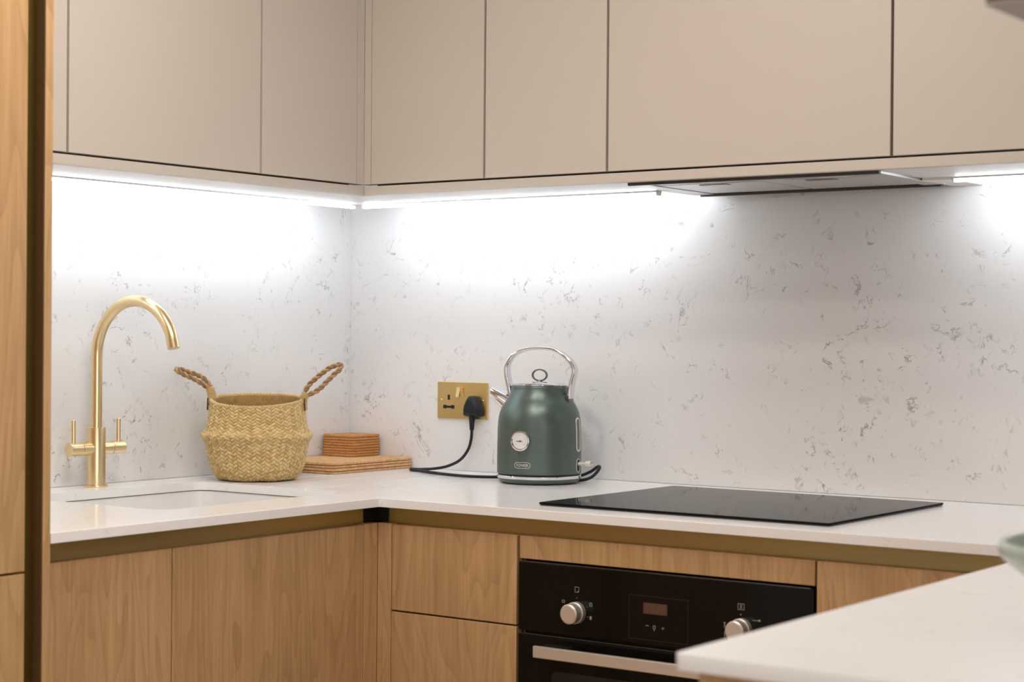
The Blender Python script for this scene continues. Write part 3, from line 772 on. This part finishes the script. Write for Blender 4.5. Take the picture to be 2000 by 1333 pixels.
obj('aerator', rod(e - dv * 0.012, e + dv * 0.006, 0.0122, 28, 0.0006), 'brass', sp, local=True)
for s in (-1, 1):
    b_ = obj('valve_barrel', rod((0, s * 0.010, 0.079), (0, s * 0.0400, 0.079), 0.0129, 32, 0.0006), 'brass', tp, local=True)
    hd2 = obj('lever_handle', rod((0, s * 0.0408, 0.079), (0, s * 0.0725, 0.079), 0.0131, 32, 0.0008), 'brass', tp, local=True)
    obj('lever', rod((0, s * 0.0600, 0.088), (0, s * 0.0600, 0.139), 0.0046, 20, 0.0006), 'brass', hd2, local=True)

# ------------------------------------------------------------------ seagrass basket
BX, BY = 0.166, -0.500
BR = math.atan2(0.58323, 0.81227)          # handles lie along the picture's left-right direction
bk = thing('basket', 'woven seagrass belly basket with two twisted handles standing on the worktop', 'basket', (BX, BY, T + 0.0012), BR)
prof = [(0.0, 0.0), (0.050, 0.0), (0.074, 0.001), (0.086, 0.006), (0.0945, 0.0155), (0.1005, 0.030), (0.1045, 0.045), (0.1080, 0.062), (0.1120, 0.078), (0.1170, 0.0885), (0.1215, 0.0950), (0.1190, 0.1005), (0.1130, 0.1060), (0.1085, 0.116), (0.1055, 0.130), (0.1030, 0.147), (0.1010, 0.162), (0.1005, 0.172)]
PP = spline([(p[0], 0, p[1]) for p in prof], 12)
L = [0.0]
for a, b in zip(PP, PP[1:]): L.append(L[-1] + (b - a).length)
def at_len(s):
    for i in range(len(L) - 1):
        if L[i + 1] >= s:
            f = (s - L[i]) / max(1e-9, L[i + 1] - L[i]); p = PP[i].lerp(PP[i + 1], f); d = (PP[i + 1] - PP[i]).normalized()
            return p.x, p.z, Vector((d.z, 0, -d.x))
    d = (PP[-1] - PP[-2]).normalized()
    return PP[-1].x, PP[-1].z, Vector((d.z, 0, -d.x))
NU, W = 64, 0.0084
STEPS, SEGN = 290, 768
def weave(u, v):
    """2/2 twill on the diagonal: (height 0..1, strand id)"""
    p_, q_ = u + v, u - v
    ip, iq = math.floor(p_), math.floor(q_)
    fp, fq = p_ - ip, q_ - iq
    over = (ip + iq) % 4 < 2
    if over:
        pos = ((ip + iq) % 4 + fp) / 2.0; h = (1 - abs(2 * fq - 1) ** 3.0); sid = iq * 7 + 1000
    else:
        pos = ((ip + iq) % 4 - 2 + fq) / 2.0; h = (1 - abs(2 * fp - 1) ** 3.0); sid = ip * 7 + 5000
    return h * (0.45 + 0.55 * math.sin(PI * min(max(pos, 0), 1))), sid, (ip, iq)
tot = L[-1]
bm = bmesh.new(); tone = []
rings = []
def rimlift(ph, z): return (0.0110 * math.sin(ph) + 0.0015 * math.cos(2 * ph)) * max(0, (z - 0.11) / 0.062)
s0 = 0.035
for i in range(STEPS + 1):
    s = s0 + (tot - s0) * i / STEPS
    r0, z0, nv = at_len(s); ring = []
    for k in range(SEGN):
        ph = 2 * PI * k / SEGN
        u = k / SEGN * NU; v = s / W
        h, sid, cell = weave(u, v)
        wob = 0.0022 * noise.noise(Vector((math.cos(ph) * 2.2, math.sin(ph) * 2.2, z0 * 14)))
        d = 0.0034 * (h - 0.5) + wob
        rr = r0 + nv.x * d; zz = max(0.0, z0 + nv.z * d) + rimlift(ph, z0)
        ring.append(bm.verts.new((rr * math.cos(ph), rr * math.sin(ph), zz)))
        rnd = random.Random(sid * 31 + (cell[0] * 13 + cell[1] * 7) // 2).random()
        tone.append(0.05 + 0.30 * h + 0.65 * rnd)  # low parts of the weave darker: shade between strands put into colour
    rings.append(ring)
# inner wall, tone lowered to paint in the shade inside the basket
inner_steps = 70
for i in range(inner_steps + 1):
    s = tot - (tot - 0.06) * i / inner_steps
    r0, z0, nv = at_len(s); ring = []
    for k in range(SEGN):
        ph = 2 * PI * k / SEGN
        h, sid, cell = weave(k / SEGN * NU, s / W)
        rr = r0 - 0.0055 + 0.0016 * h * -1; zz = z0 + (0.0055 if z0 < 0.02 else 0.0) + rimlift(ph, z0)
        ring.append(bm.verts.new((rr * math.cos(ph), rr * math.sin(ph), zz)))
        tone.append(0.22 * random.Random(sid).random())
    rings.append(ring)
for a, b in zip(rings, rings[1:]):
    for k in range(SEGN):
        j = (k + 1) % SEGN; bm.faces.new((a[k], a[j], b[j], b[k]))
bm.faces.new(rings[0][::-1]); bm.faces.new(rings[-1])
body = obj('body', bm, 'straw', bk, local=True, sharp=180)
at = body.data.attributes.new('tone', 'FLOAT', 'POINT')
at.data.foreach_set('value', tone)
# plaited rim: two strands twisted round the edge
def twist(path, r, off, pitch, strands=2, seg=8, ph0=0.0, closed=False):
    P = [Vector(p) for p in path]; out = None; n = len(P)
    frames = []; nrm = None; dist = 0
    for i in range(n):
        t_ = ((P[(i + 1) % n] - P[i - 1]) if closed else (P[min(i + 1, n - 1)] - P[max(i - 1, 0)])).normalized()
        if nrm is None: nrm = t_.orthogonal().normalized()
        nrm = (nrm - t_ * nrm.dot(t_)).normalized()
        if i: dist += (P[i] - P[i - 1]).length
        frames.append((nrm.copy(), t_.cross(nrm), dist))
    for s in range(strands):
        pts = []
        for i in range(n):
            a = 2 * PI * frames[i][2] / pitch + 2 * PI * s / strands + ph0
            pts.append(P[i] + (frames[i][0] * math.cos(a) + frames[i][1] * math.sin(a)) * off)
        b_ = tube(pts, r, seg, closed=closed)
        out = b_ if out is None else merge(out, b_)
    return out
rim = [((0.0985) * math.cos(2 * PI * k / 420), (0.0985) * math.sin(2 * PI * k / 420), 0.1715 + rimlift(2 * PI * k / 420, 0.172)) for k in range(420)]
ro = obj('rim', twist(rim, 0.0022, 0.0017, 0.0148, closed=True), 'straw', bk, local=True, sharp=180)
a_ = ro.data.attributes.new('tone', 'FLOAT', 'POINT'); a_.data.foreach_set('value', [0.35 + 0.3 * random.random() for _ in ro.data.vertices])
# handles: local x = picture right, local -y = towards the camera
def handle(ctrl, spread, tilt, wrap):
    """ctrl: centre line (x, z) from rim to tip; a narrow loop of twisted rope around it"""
    mid_ = spline([(c[0], 0, c[1]) for c in ctrl], 10)
    n = len(mid_); up = []; dn = []
    for i, p in enumerate(mid_):
        f = i / (n - 1)
        wdt = spread * (0.25 + 0.75 * min(1, max(0, f - wrap * 0.8) * 4.0)) * math.sqrt(max(0.0, 1 - max(0, (f - 0.55) / 0.45) ** 2))
        tng = (mid_[min(i + 1, n - 1)] - mid_[max(i - 1, 0)]).normalized()
        nr = Vector((-tng.z, 0, tng.x))
        off = (Vector((0, 1, 0)) * (1 - tilt) + nr * tilt * math.copysign(1, tng.x)).normalized() * wdt
        up.append(p + off); dn.append(p - off)
    path = up + [mid_[-1] + (mid_[-1] - mid_[-2]).normalized() * 0.001] + dn[::-1]
    path = spline(path[::2], 6)
    h = obj('handle', twist(path, 0.0033, 0.0026, 0.026, seg=9), 'rope', bk, local=True, sharp=180)
    nv_ = len(h.data.vertices); tn = h.data.attributes.new('tone', 'FLOAT', 'POINT')
    tn.data.foreach_set('value', [(0.02 if q < nv_ // 2 else 0.42) + 0.12 * random.random() for q in range(nv_)])
    k = int(n * wrap)
    bpath = mid_[:k + 1]
    rad = [0.0078 + 0.0006 * math.sin(i * 2.1) for i in range(len(bpath))]
    obj('binding', tube(bpath, 0.0, 14, flat=[(0.0110, 0.0084 + 0.0007 * math.sin(i * 2.3)) for i in range(len(bpath))], side=(0, 1, 0)), 'ropepale', h, local=True, sharp=180)
    sg = 1 if ctrl[0][0] > 0 else -1
    obj('stitch', merge(*[rod((sg * 0.1055, y, 0.150 + 0.002 * i), (sg * 0.1045, y + 0.001, 0.176), 0.0014, 8) for i, y in enumerate((-0.017, 0.017))], rod((sg * 0.1035, -0.019, 0.1625), (sg * 0.1035, 0.019, 0.1625), 0.0014, 8)), 'stitch', h, local=True)
handle([(0.0990, 0.150), (0.1010, 0.176), (0.1100, 0.190), (0.1310, 0.208), (0.1560, 0.231), (0.1820, 0.248)], 0.0135, 0.62, 0.36)
handle([(-0.0990, 0.150), (-0.0985, 0.178), (-0.1050, 0.199), (-0.1260, 0.217), (-0.1500, 0.227), (-0.1760, 0.237)], 0.0120, 0.30, 0.38)

# ------------------------------------------------------------------ cork mats and coasters
ORD = ['bottom', 'second lowest', 'second highest', 'top']
MTK = 0.0066
for i in range(4):
    jx, jy = [(0, 0), (0.0016, -0.0014), (-0.0008, 0.0012), (0.0008, -0.0009)][i]
    m_ = prism(rrect(0.006 + jx, 0.203 + jx, -0.290 + jy, -0.004 + jy, 0.013), T + 0.0003 + i * MTK, T - 0.0005 + (i + 1) * MTK, 0.0019)
    tag(obj('cork_placemat', m_, 'cork'), '%s of the four rectangular cork placemats stacked in the corner' % ORD[i], 'placemat', 'stacked cork placemats')
NC, CTK = 8, 0.0064
ORDC = ['lowest', 'second lowest', 'third lowest', 'fourth lowest', 'fourth highest', 'third highest', 'second highest', 'topmost']
z0 = T + 4 * MTK + 0.0003
for i in range(NC):
    jx, jy = random.uniform(-0.0012, 0.0012), random.uniform(-0.0012, 0.0012)
    m_ = prism(rrect(0.0055 + jx, 0.1055 + jx, -0.1115 + jy, -0.0065 + jy, 0.013), z0 + i * CTK, z0 + (i + 1) * CTK - 0.0006, 0.0016)
    tag(obj('cork_coaster', m_, 'corkdark'), '%s small square cork coaster in the stack on the placemats' % ORDC[i], 'coaster', 'stacked cork coasters')

# ------------------------------------------------------------------ socket
sx, sz = 0.2752, T + 0.1215
so = thing('double_socket', 'brushed brass double wall socket on the splashback left of the kettle', 'socket', (sx + 0.073, -0.003, sz))
def wall_prism(pts, d0, d1, bev=0.0):
    """polygon (u, v) on the plate, standing d0..d1 in front of the back wall"""
    b_ = prism(pts, d0, d1, bev)
    return xform(b_, Matrix(((1, 0, 0, sx), (0, 0, -1, 0), (0, 1, 0, sz), (0, 0, 0, 1))))
SL = [(0.0300, 0.0372, 0.0434, 0.0556), (0.0170, 0.0272, 0.0228, 0.0316), (0.0404, 0.0506, 0.0228, 0.0316)]
plate = prism(rrect(0, 0.146, 0, 0.086, 0.0035), 0.0003, 0.0050, 0.0010)
plate = boolean(plate, [prism(rrect(a, b, c, d, 0.001), 0.0025, 0.02) for a, b, c, d in SL] + [prism([(0.027, 0.0243), (0.041, 0.0243), (0.041, 0.0300), (0.027, 0.0300)], 0.0025, 0.02)])
obj('faceplate', xform(plate, Matrix(((1, 0, 0, sx), (0, 0, -1, 0), (0, 1, 0, sz), (0, 0, 0, 1)))), 'plate', so)
for a, b, c, d in SL:
    obj('pin_slot', wall_prism(rrect(a + 0.0002, b - 0.0002, c + 0.0002, d - 0.0002, 0.0009), 0.0026, 0.0046), 'slot', so)
obj('slot_bridge', wall_prism([(0.0274, 0.0246), (0.0402, 0.0246), (0.0402, 0.0297), (0.0274, 0.0297)], 0.0026, 0.0046), 'slot', so)
for k, (u, sgn) in enumerate(((0.0568, 1), (0.0690, -1))):
    bm = bmesh.new()
    w_, v0, v1 = 0.0105, 0.0510, 0.0735
    # rocker: wedge, one end pressed in
    hA, hB = (0.0110, 0.0060) if sgn > 0 else (0.0060, 0.0115)
    pts = [(v0, 0.0051), (v0, hA), ((v0 + v1) / 2, 0.0078), (v1, hB), (v1, 0.0051)]
    A = [bm.verts.new((sx + u, -p[1], sz + p[0])) for p in pts]; B = [bm.verts.new((sx + u + w_, -p[1], sz + p[0])) for p in pts]
    bm.faces.new(A); bm.faces.new(B[::-1])
    for i in range(5): bm.faces.new((A[i], A[(i + 1) % 5], B[(i + 1) % 5], B[i]))
    bmesh.ops.recalc_face_normals(bm, faces=bm.faces)
    bmesh.ops.bevel(bm, geom=list(bm.edges), offset=0.0005, segments=1, affect='EDGES')
    obj('rocker_switch', bm, 'polbrass', so)
for u in (0.0113, 0.1325):
    sc = obj('screw', rod((sx + u, -0.0050, sz + 0.043), (sx + u, -0.0060, sz + 0.043), 0.0034, 20, 0.0005), 'polbrass', so)
    obj('screw_slot', bx(sx + u - 0.003, sx + u + 0.003, -0.0062, -0.0059, sz + 0.0426, sz + 0.0434), 'sealant', sc)

# ------------------------------------------------------------------ kettle, its power base, cord and plug
KX, KY = 0.676, -0.160
KR = math.radians(11.4)
kb = thing('power_stand', 'green round power base under the kettle with a black cord and plug', 'power base', (KX, KY, T + 0.0003), KR)
obj('foot', lathe([(0, 0), (0.074, 0), (0.080, 0.0012), (0.0865, 0.005), (0.0892, 0.0095), (0.0895, 0.0112), (0.0, 0.0112)], 80), 'green', kb, local=True)
pu, pv = sx + 0.1105, sz + 0.0315
pl_pts = []
def plug_section(s, d):
    base = [(-0.0250, -0.0180), (-0.0200, -0.0245), (0.0200, -0.0245), (0.0250, -0.0180), (0.0240, -0.0040), (0.0150, 0.0160), (0.0090, 0.0225), (-0.0090, 0.0225), (-0.0150, 0.0160), (-0.0240, -0.0040)]
    P = spline([(p[0] * s, 0, p[1] * s) for p in base], 4, closed=True)
    return [(pu + p.x, -d, pv + p.z) for p in P]
bm = bmesh.new(); rings = []
for s, d in ((0.97, 0.0053), (1.0, 0.0065), (1.0, 0.0140), (0.97, 0.0170), (0.80, 0.0235), (0.62, 0.0275), (0.50, 0.0285)):
    rings.append([bm.verts.new(p) for p in plug_section(s, d)])
for a, b in zip(rings, rings[1:]):
    for k in range(len(a)):
        j = (k + 1) % len(a); bm.faces.new((a[k], a[j], b[j], b[k]))
bm.faces.new(rings[0][::-1]); bm.faces.new(rings[-1])
bmesh.ops.recalc_face_normals(bm, faces=bm.faces)
pg = obj('plug', bm, 'plug', kb, sharp=50)
gr = tube([(pu, -0.0150, pv - 0.015), (pu, -0.0155, pv - 0.028), (pu, -0.0160, pv - 0.040), (pu, -0.0165, pv - 0.056)], [0.0088, 0.0078, 0.0060, 0.0048], 16)
gr = merge(gr, *[ring_torus((pu, -0.0162, pv - z), 0.0056 - 0.0004 * i, 0.0011, 'z', seg=20, mseg=6) for i, z in enumerate((0.040, 0.0445, 0.049, 0.0535))])
obj('strain_relief', gr, 'plug', pg)
cord = [(pu, -0.0165, pv - 0.050), (pu - 0.0005, -0.0175, pv - 0.075), (pu - 0.006, -0.022, T + 0.052), (pu - 0.020, -0.034, T + 0.028), (pu - 0.045, -0.047, T + 0.0135), (pu - 0.075, -0.060, T + 0.0065), (pu - 0.105, -0.072, T + 0.0042), (pu - 0.122, -0.082, T + 0.0040),
        (pu - 0.118, -0.093, T + 0.0040), (pu - 0.085, -0.105, T + 0.0040), (pu - 0.030, -0.130, T + 0.0040), (pu + 0.040, -0.154, T + 0.0040), (pu + 0.100, -0.163, T + 0.0040), (pu + 0.150, -0.148, T + 0.0040), (pu + 0.192, -0.098, T + 0.0040), (pu + 0.235, -0.050, T + 0.0040),
        (pu + 0.300, -0.032, T + 0.0060), (pu + 0.340, -0.036, T + 0.018), (pu + 0.368, -0.046, T + 0.032), (pu + 0.384, -0.066, T + 0.029), (pu + 0.382, -0.088, T + 0.014), (pu + 0.370, -0.103, T + 0.0065), (pu + 0.356, -0.117, T + 0.0055)]
obj('cord', tube(spline(cord, 8), 0.0034, 12), 'rubber', kb)

kt = thing('kettle', 'dark green kettle with chrome arched handle and round temperature dial', 'kettle', (KX, KY, T + 0.0116), KR)
Z0 = -0.0116   # local heights below are above the worktop
def K(prof): return [(r_, z_ + Z0) for r_, z_ in prof]
obj('chrome_ring', lathe(K([(0, 0.0118), (0.0900, 0.0118), (0.0908, 0.0130), (0.0908, 0.0172), (0.0900, 0.0182), (0, 0.0182)]), 80), 'chrome', kt, local=True)
obj('shadow_gap', lathe(K([(0, 0.0183), (0.0880, 0.0183), (0.0880, 0.0212), (0, 0.0212)]), 80), 'slot', kt, local=True)
bp_ = [(0.0, 0.0212), (0.0893, 0.0212), (0.0908, 0.0225), (0.0908, 0.060), (0.0905, 0.095), (0.0898, 0.120), (0.0886, 0.136), (0.0862, 0.149), (0.0818, 0.161), (0.0758, 0.172), (0.0695, 0.182), (0.0645, 0.192), (0.0614, 0.201), (0.0602, 0.2075), (0.0594, 0.2090), (0.0, 0.2090)]
def kettle_r(z):
    for (r0, z0_), (r1, z1) in zip(bp_[2:-3], bp_[3:-2]):
        if z0_ <= z <= z1: return r0 + (r1 - r0) * (z - z0_) / (z1 - z0_)
    return 0.06
sm = spline([(r_, 0, z_) for r_, z_ in bp_[2:-2]], 5)
obj('body', lathe(K([(0, 0.0212), (0.0893, 0.0212)] + [(p.x, p.z) for p in sm] + [(0.0590, 0.2092), (0, 0.2092)]), 96), 'green', kt, local=True)
lid = obj('lid', lathe(K([(0.0, 0.2094), (0.0590, 0.2094), (0.0600, 0.2105), (0.0598, 0.2125), (0.0565, 0.2146), (0.0470, 0.2166), (0.030, 0.2180), (0.0, 0.2184)]), 80), 'chrome', kt, local=True)
obj('lid_ring', tube([(0.0165 * math.cos(2 * PI * i / 48), 0, Z0 + 0.2320 + 0.0120 * math.sin(2 * PI * i / 48)) for i in range(48)], 0.0, 12, closed=True, side=(0, 1, 0), flat=(0.0042, 0.0015)), 'darkmetal', lid, local=True)
obj('lid_post', lathe(K([(0.0060, 0.2180), (0.0050, 0.2195), (0.0042, 0.2206), (0, 0.2206)]), 24), 'chrome', lid, local=True)
# arched handle, in the local x-z plane (left end = spout side)
hp = [(-0.0655, 0.186), (-0.0694, 0.2033), (-0.0738, 0.220), (-0.0771, 0.2381), (-0.0754, 0.2555), (-0.0634, 0.2724), (-0.0435, 0.2841), (-0.0216, 0.2891), (0.0030, 0.2903), (0.0290, 0.2883), (0.0522, 0.2786), (0.0715, 0.2637), (0.0806, 0.2493), (0.0810, 0.2381), (0.0752, 0.2157), (0.0722, 0.1960), (0.0712, 0.1830)]
hs = spline([(p[0], 0, p[1] + Z0) for p in hp], 6)
nh = len(hs)
fl = []
for i in range(nh):
    f = abs(i / (nh - 1) - 0.5) * 2
    fl.append((0.0105 + 0.002 * f, 0.0036 + 0.0024 * f))
obj('handle', tube(hs, 0, 20, side=(0, 1, 0), flat=fl), 'chrome', kt, local=True, sharp=60)
for s in (-1, 1):
    obj('handle_mount', bx(s * 0.0600, s * 0.0745, -0.0125, 0.0125, Z0 + 0.1755, Z0 + 0.1905, 0.002), 'darkmetal', kt, local=True)
# spout
a, b = Vector((-0.0580, 0, 0.1620 + Z0)), Vector((-0.1120, 0, 0.1935 + Z0))
ax = (b - a).normalized(); n1 = Vector((0, 1, 0)); n2 = ax.cross(n1)
bm = bmesh.new(); rings = []
for f, r1, sl in ((0, 0.0235, 0), (0.5, 0.0175, 0), (0.97, 0.0122, 0.0), (1.0, 0.0126, 0.0), (1.0, 0.0108, 0.0), (0.35, 0.013, 0)):
    c_ = a.lerp(b, f)
    rings.append([bm.verts.new(c_ + (n1 * math.cos(2 * PI * k / 32) * 1.05 + n2 * math.sin(2 * PI * k / 32)) * r1 + ax * (-0.004 * math.sin(2 * PI * k / 32) if f > 0.9 else 0)) for k in range(32)])
for q, w2 in zip(rings, rings[1:]):
    for k in range(32):
        j = (k + 1) % 32; bm.faces.new((q[k], q[j], w2[j], w2[k]))
bm.faces.new(rings[-1])
bmesh.ops.recalc_face_normals(bm, faces=bm.faces)
obj('spout', bm, 'chrome', kt, local=True)
# dial on the camera side (local -y)
dzc = 0.0945 + Z0
yb = -0.0900
dl = obj('temperature_dial', xform(lathe([(0.0, -0.006), (0.0195, -0.006), (0.0208, 0.004), (0.0218, 0.0110), (0.0212, 0.0135), (0.0190, 0.0138), (0.0170, 0.0118), (0, 0.0118)], 56), Matrix.Translation((0, yb, dzc)) @ Matrix.Rotation(PI / 2, 4, 'X')), 'chrome', kt, local=True)
obj('dial_face', xform(lathe([(0.0, 0.0120), (0.0168, 0.0120), (0.0168, 0.0124), (0, 0.0124)], 48), Matrix.Translation((0, yb, dzc)) @ Matrix.Rotation(PI / 2, 4, 'X')), 'dial', dl, local=True)
ticks = None
for k in range(21):
    an = math.radians(-40 + 260 * k / 20); rr0 = 0.0118 if k % 5 else 0.0105
    tb = bx(rr0, 0.0140, -0.00028, 0.00028, -0.0001, 0.0001)
    tb = xform(tb, Matrix.Translation((0, yb - 0.0126, dzc)) @ Matrix.Rotation(PI / 2, 4, 'X') @ Matrix.Rotation(an, 4, 'Z'))
    ticks = tb if ticks is None else merge(ticks, tb)
obj('dial_ticks', ticks, 'print_grey', dl, local=True)
obj('dial_needle', merge(bx(-0.0085, 0.0050, yb - 0.0135, yb - 0.0128, dzc - 0.0008, dzc + 0.0002), rod((0, yb - 0.0128, dzc), (0, yb - 0.0140, dzc), 0.0014, 16)), 'slot', dl, local=True)
# badge with lettering, wrapped round the body
def wrap(bm_, zc_, lift):
    for v in bm_.verts:
        an = v.co.x / 0.0908
        rr = 0.0909 + lift + v.co.z
        zz = v.co.y
        v.co = Vector((math.sin(an) * rr, -math.cos(an) * rr, zc_ + zz))
    return bm_
bzc = 0.0425 + Z0
outl = rrect(-0.0185, 0.0185, -0.0066, 0.0066, 0.0064, 8); inl = rrect(-0.0176, 0.0176, -0.0057, 0.0057, 0.0055, 8)
def stadium_ring(o_, i_, h_):
    bm_ = bmesh.new(); n_ = len(o_)
    # subdivide the straight parts so that the ring follows the curve of the body
    def dense(P):
        out = []
        for q in range(n_):
            p0, p1 = Vector((*P[q], 0)), Vector((*P[(q + 1) % n_], 0))
            m2 = 8 if (p1 - p0).length > 0.01 else 1
            out += [p0.lerp(p1, f_ / m2) for f_ in range(m2)]
        return out
    O, I = dense(o_), dense(i_)
    A = [bm_.verts.new((p.x, p.y, h_)) for p in O]; B = [bm_.verts.new((p.x, p.y, h_)) for p in I]; A0 = [bm_.verts.new((p.x, p.y, 0)) for p in O]; B0 = [bm_.verts.new((p.x, p.y, 0)) for p in I]
    for q in range(len(O)):
        j = (q + 1) % len(O)
        bm_.faces.new((A[q], A[j], B[j], B[q])); bm_.faces.new((A0[q], A0[j], A[j], A[q])); bm_.faces.new((B[q], B[j], B0[j], B0[q]))
    bmesh.ops.recalc_face_normals(bm_, faces=bm_.faces)
    return bm_
bd = obj('badge_outline', wrap(stadium_ring(outl, inl, 0.0004), bzc, 0.0), 'satin', kt, local=True, label='rounded silver badge outline')
tx = text_bm('TOWER', 0.0098)
for v in tx.verts: v.co.x *= 1.0; v.co.y *= 0.88
xs = [v.co.x for v in tx.verts]; kx_ = 0.0285 / (max(xs) - min(xs)); mxx = (max(xs) + min(xs)) / 2
ys = [v.co.y for v in tx.verts]; myy = (max(ys) + min(ys)) / 2
for v in tx.verts: v.co.x = (v.co.x - mxx) * kx_; v.co.y -= myy
obj('badge_lettering', wrap(tx, bzc, 0.0003), 'satin', bd, local=True, label='silver capital letters in the badge')
# water gauge on the switch side (local +x)
def wrapx(bm_, zc_, lift):
    for v in bm_.verts:
        zz = v.co.y + zc_ - Z0
        an = v.co.x / 0.0905; rr = kettle_r(zz) + lift + v.co.z
        v.co = Vector((math.cos(an) * rr, math.sin(an) * rr, v.co.y + zc_))
    return bm_
gz = 0.1060 + Z0
go = rrect(-0.0105, 0.0105, -0.0365, 0.0365, 0.0103, 8); gi = rrect(-0.0078, 0.0078, -0.0338, 0.0338, 0.0076, 8)
wg = obj('water_gauge', wrapx(stadium_ring(go, gi, 0.0016), gz, 0.0), 'satin', kt, local=True)
gi2 = rrect(-0.0078, 0.0078, -0.0338, 0.0338, 0.0076, 8)
def grid_fill(pts, h_):
    bm_ = bmesh.new()
    vs_ = [bm_.verts.new((p[0], p[1], h_)) for p in pts]
    half = len(vs_) // 2
    bm_.faces.new(vs_)
    bmesh.ops.triangulate(bm_, faces=bm_.faces)
    bmesh.ops.subdivide_edges(bm_, edges=list(bm_.edges), cuts=3, use_grid_fill=True)
    return bm_
obj('gauge_window', wrapx(grid_fill(gi2, 0.0007), gz, 0.0), 'clear', wg, local=True)
# switch
swo = rrect(-0.0095, 0.0095, -0.0150, 0.0150, 0.0093, 8)
sl_ = obj('switch_slot', wrapx(stadium_ring(swo, rrect(-0.0080, 0.0080, -0.0135, 0.0135, 0.0078, 8), 0.0012), 0.0400 + Z0, 0.0), 'satin', kt, local=True)
obj('slot_recess', wrapx(grid_fill(rrect(-0.0080, 0.0080, -0.0135, 0.0135, 0.0078, 8), 0.0005), 0.0400 + Z0, 0.0), 'slot', sl_, local=True)
lv = obj('switch_lever', merge(rod((0.0912, 0, 0.0435 + Z0), (0.1120, 0, 0.0445 + Z0), 0.0042, 16), rod((0.1080, 0, 0.0445 + Z0), (0.1210, 0, 0.0448 + Z0), 0.0062, 20, 0.001)), 'satin', kt, local=True)
obj('lever_tip', rod((0.1211, 0, 0.0448 + Z0), (0.1255, 0, 0.0449 + Z0), 0.0046, 16, 0.001), 'chrome', lv, local=True)

# ------------------------------------------------------------------ bowl on the near worktop
bw = thing('bowl', 'pale green glazed footed bowl on the near worktop at the right edge', 'bowl', (2.377, -1.560, T + 0.0003))
op = [(0.0, 0.0), (0.055, 0.0), (0.058, 0.002), (0.050, 0.008), (0.032, 0.022), (0.034, 0.030), (0.070, 0.058), (0.110, 0.088), (0.131, 0.106), (0.1385, 0.116), (0.1395, 0.126), (0.1370, 0.131), (0.1325, 0.130), (0.1300, 0.122), (0.122, 0.108), (0.100, 0.088), (0.060, 0.060), (0.0, 0.050)]
op = [(p[0], p[1] * 0.88) for p in op]
os_ = spline([(p[0], 0, p[1]) for p in op[5:]], 5)
obj('body', lathe(op[:5] + [(max(0, p.x), p.z) for p in os_], 80), 'bowl', bw, local=True)
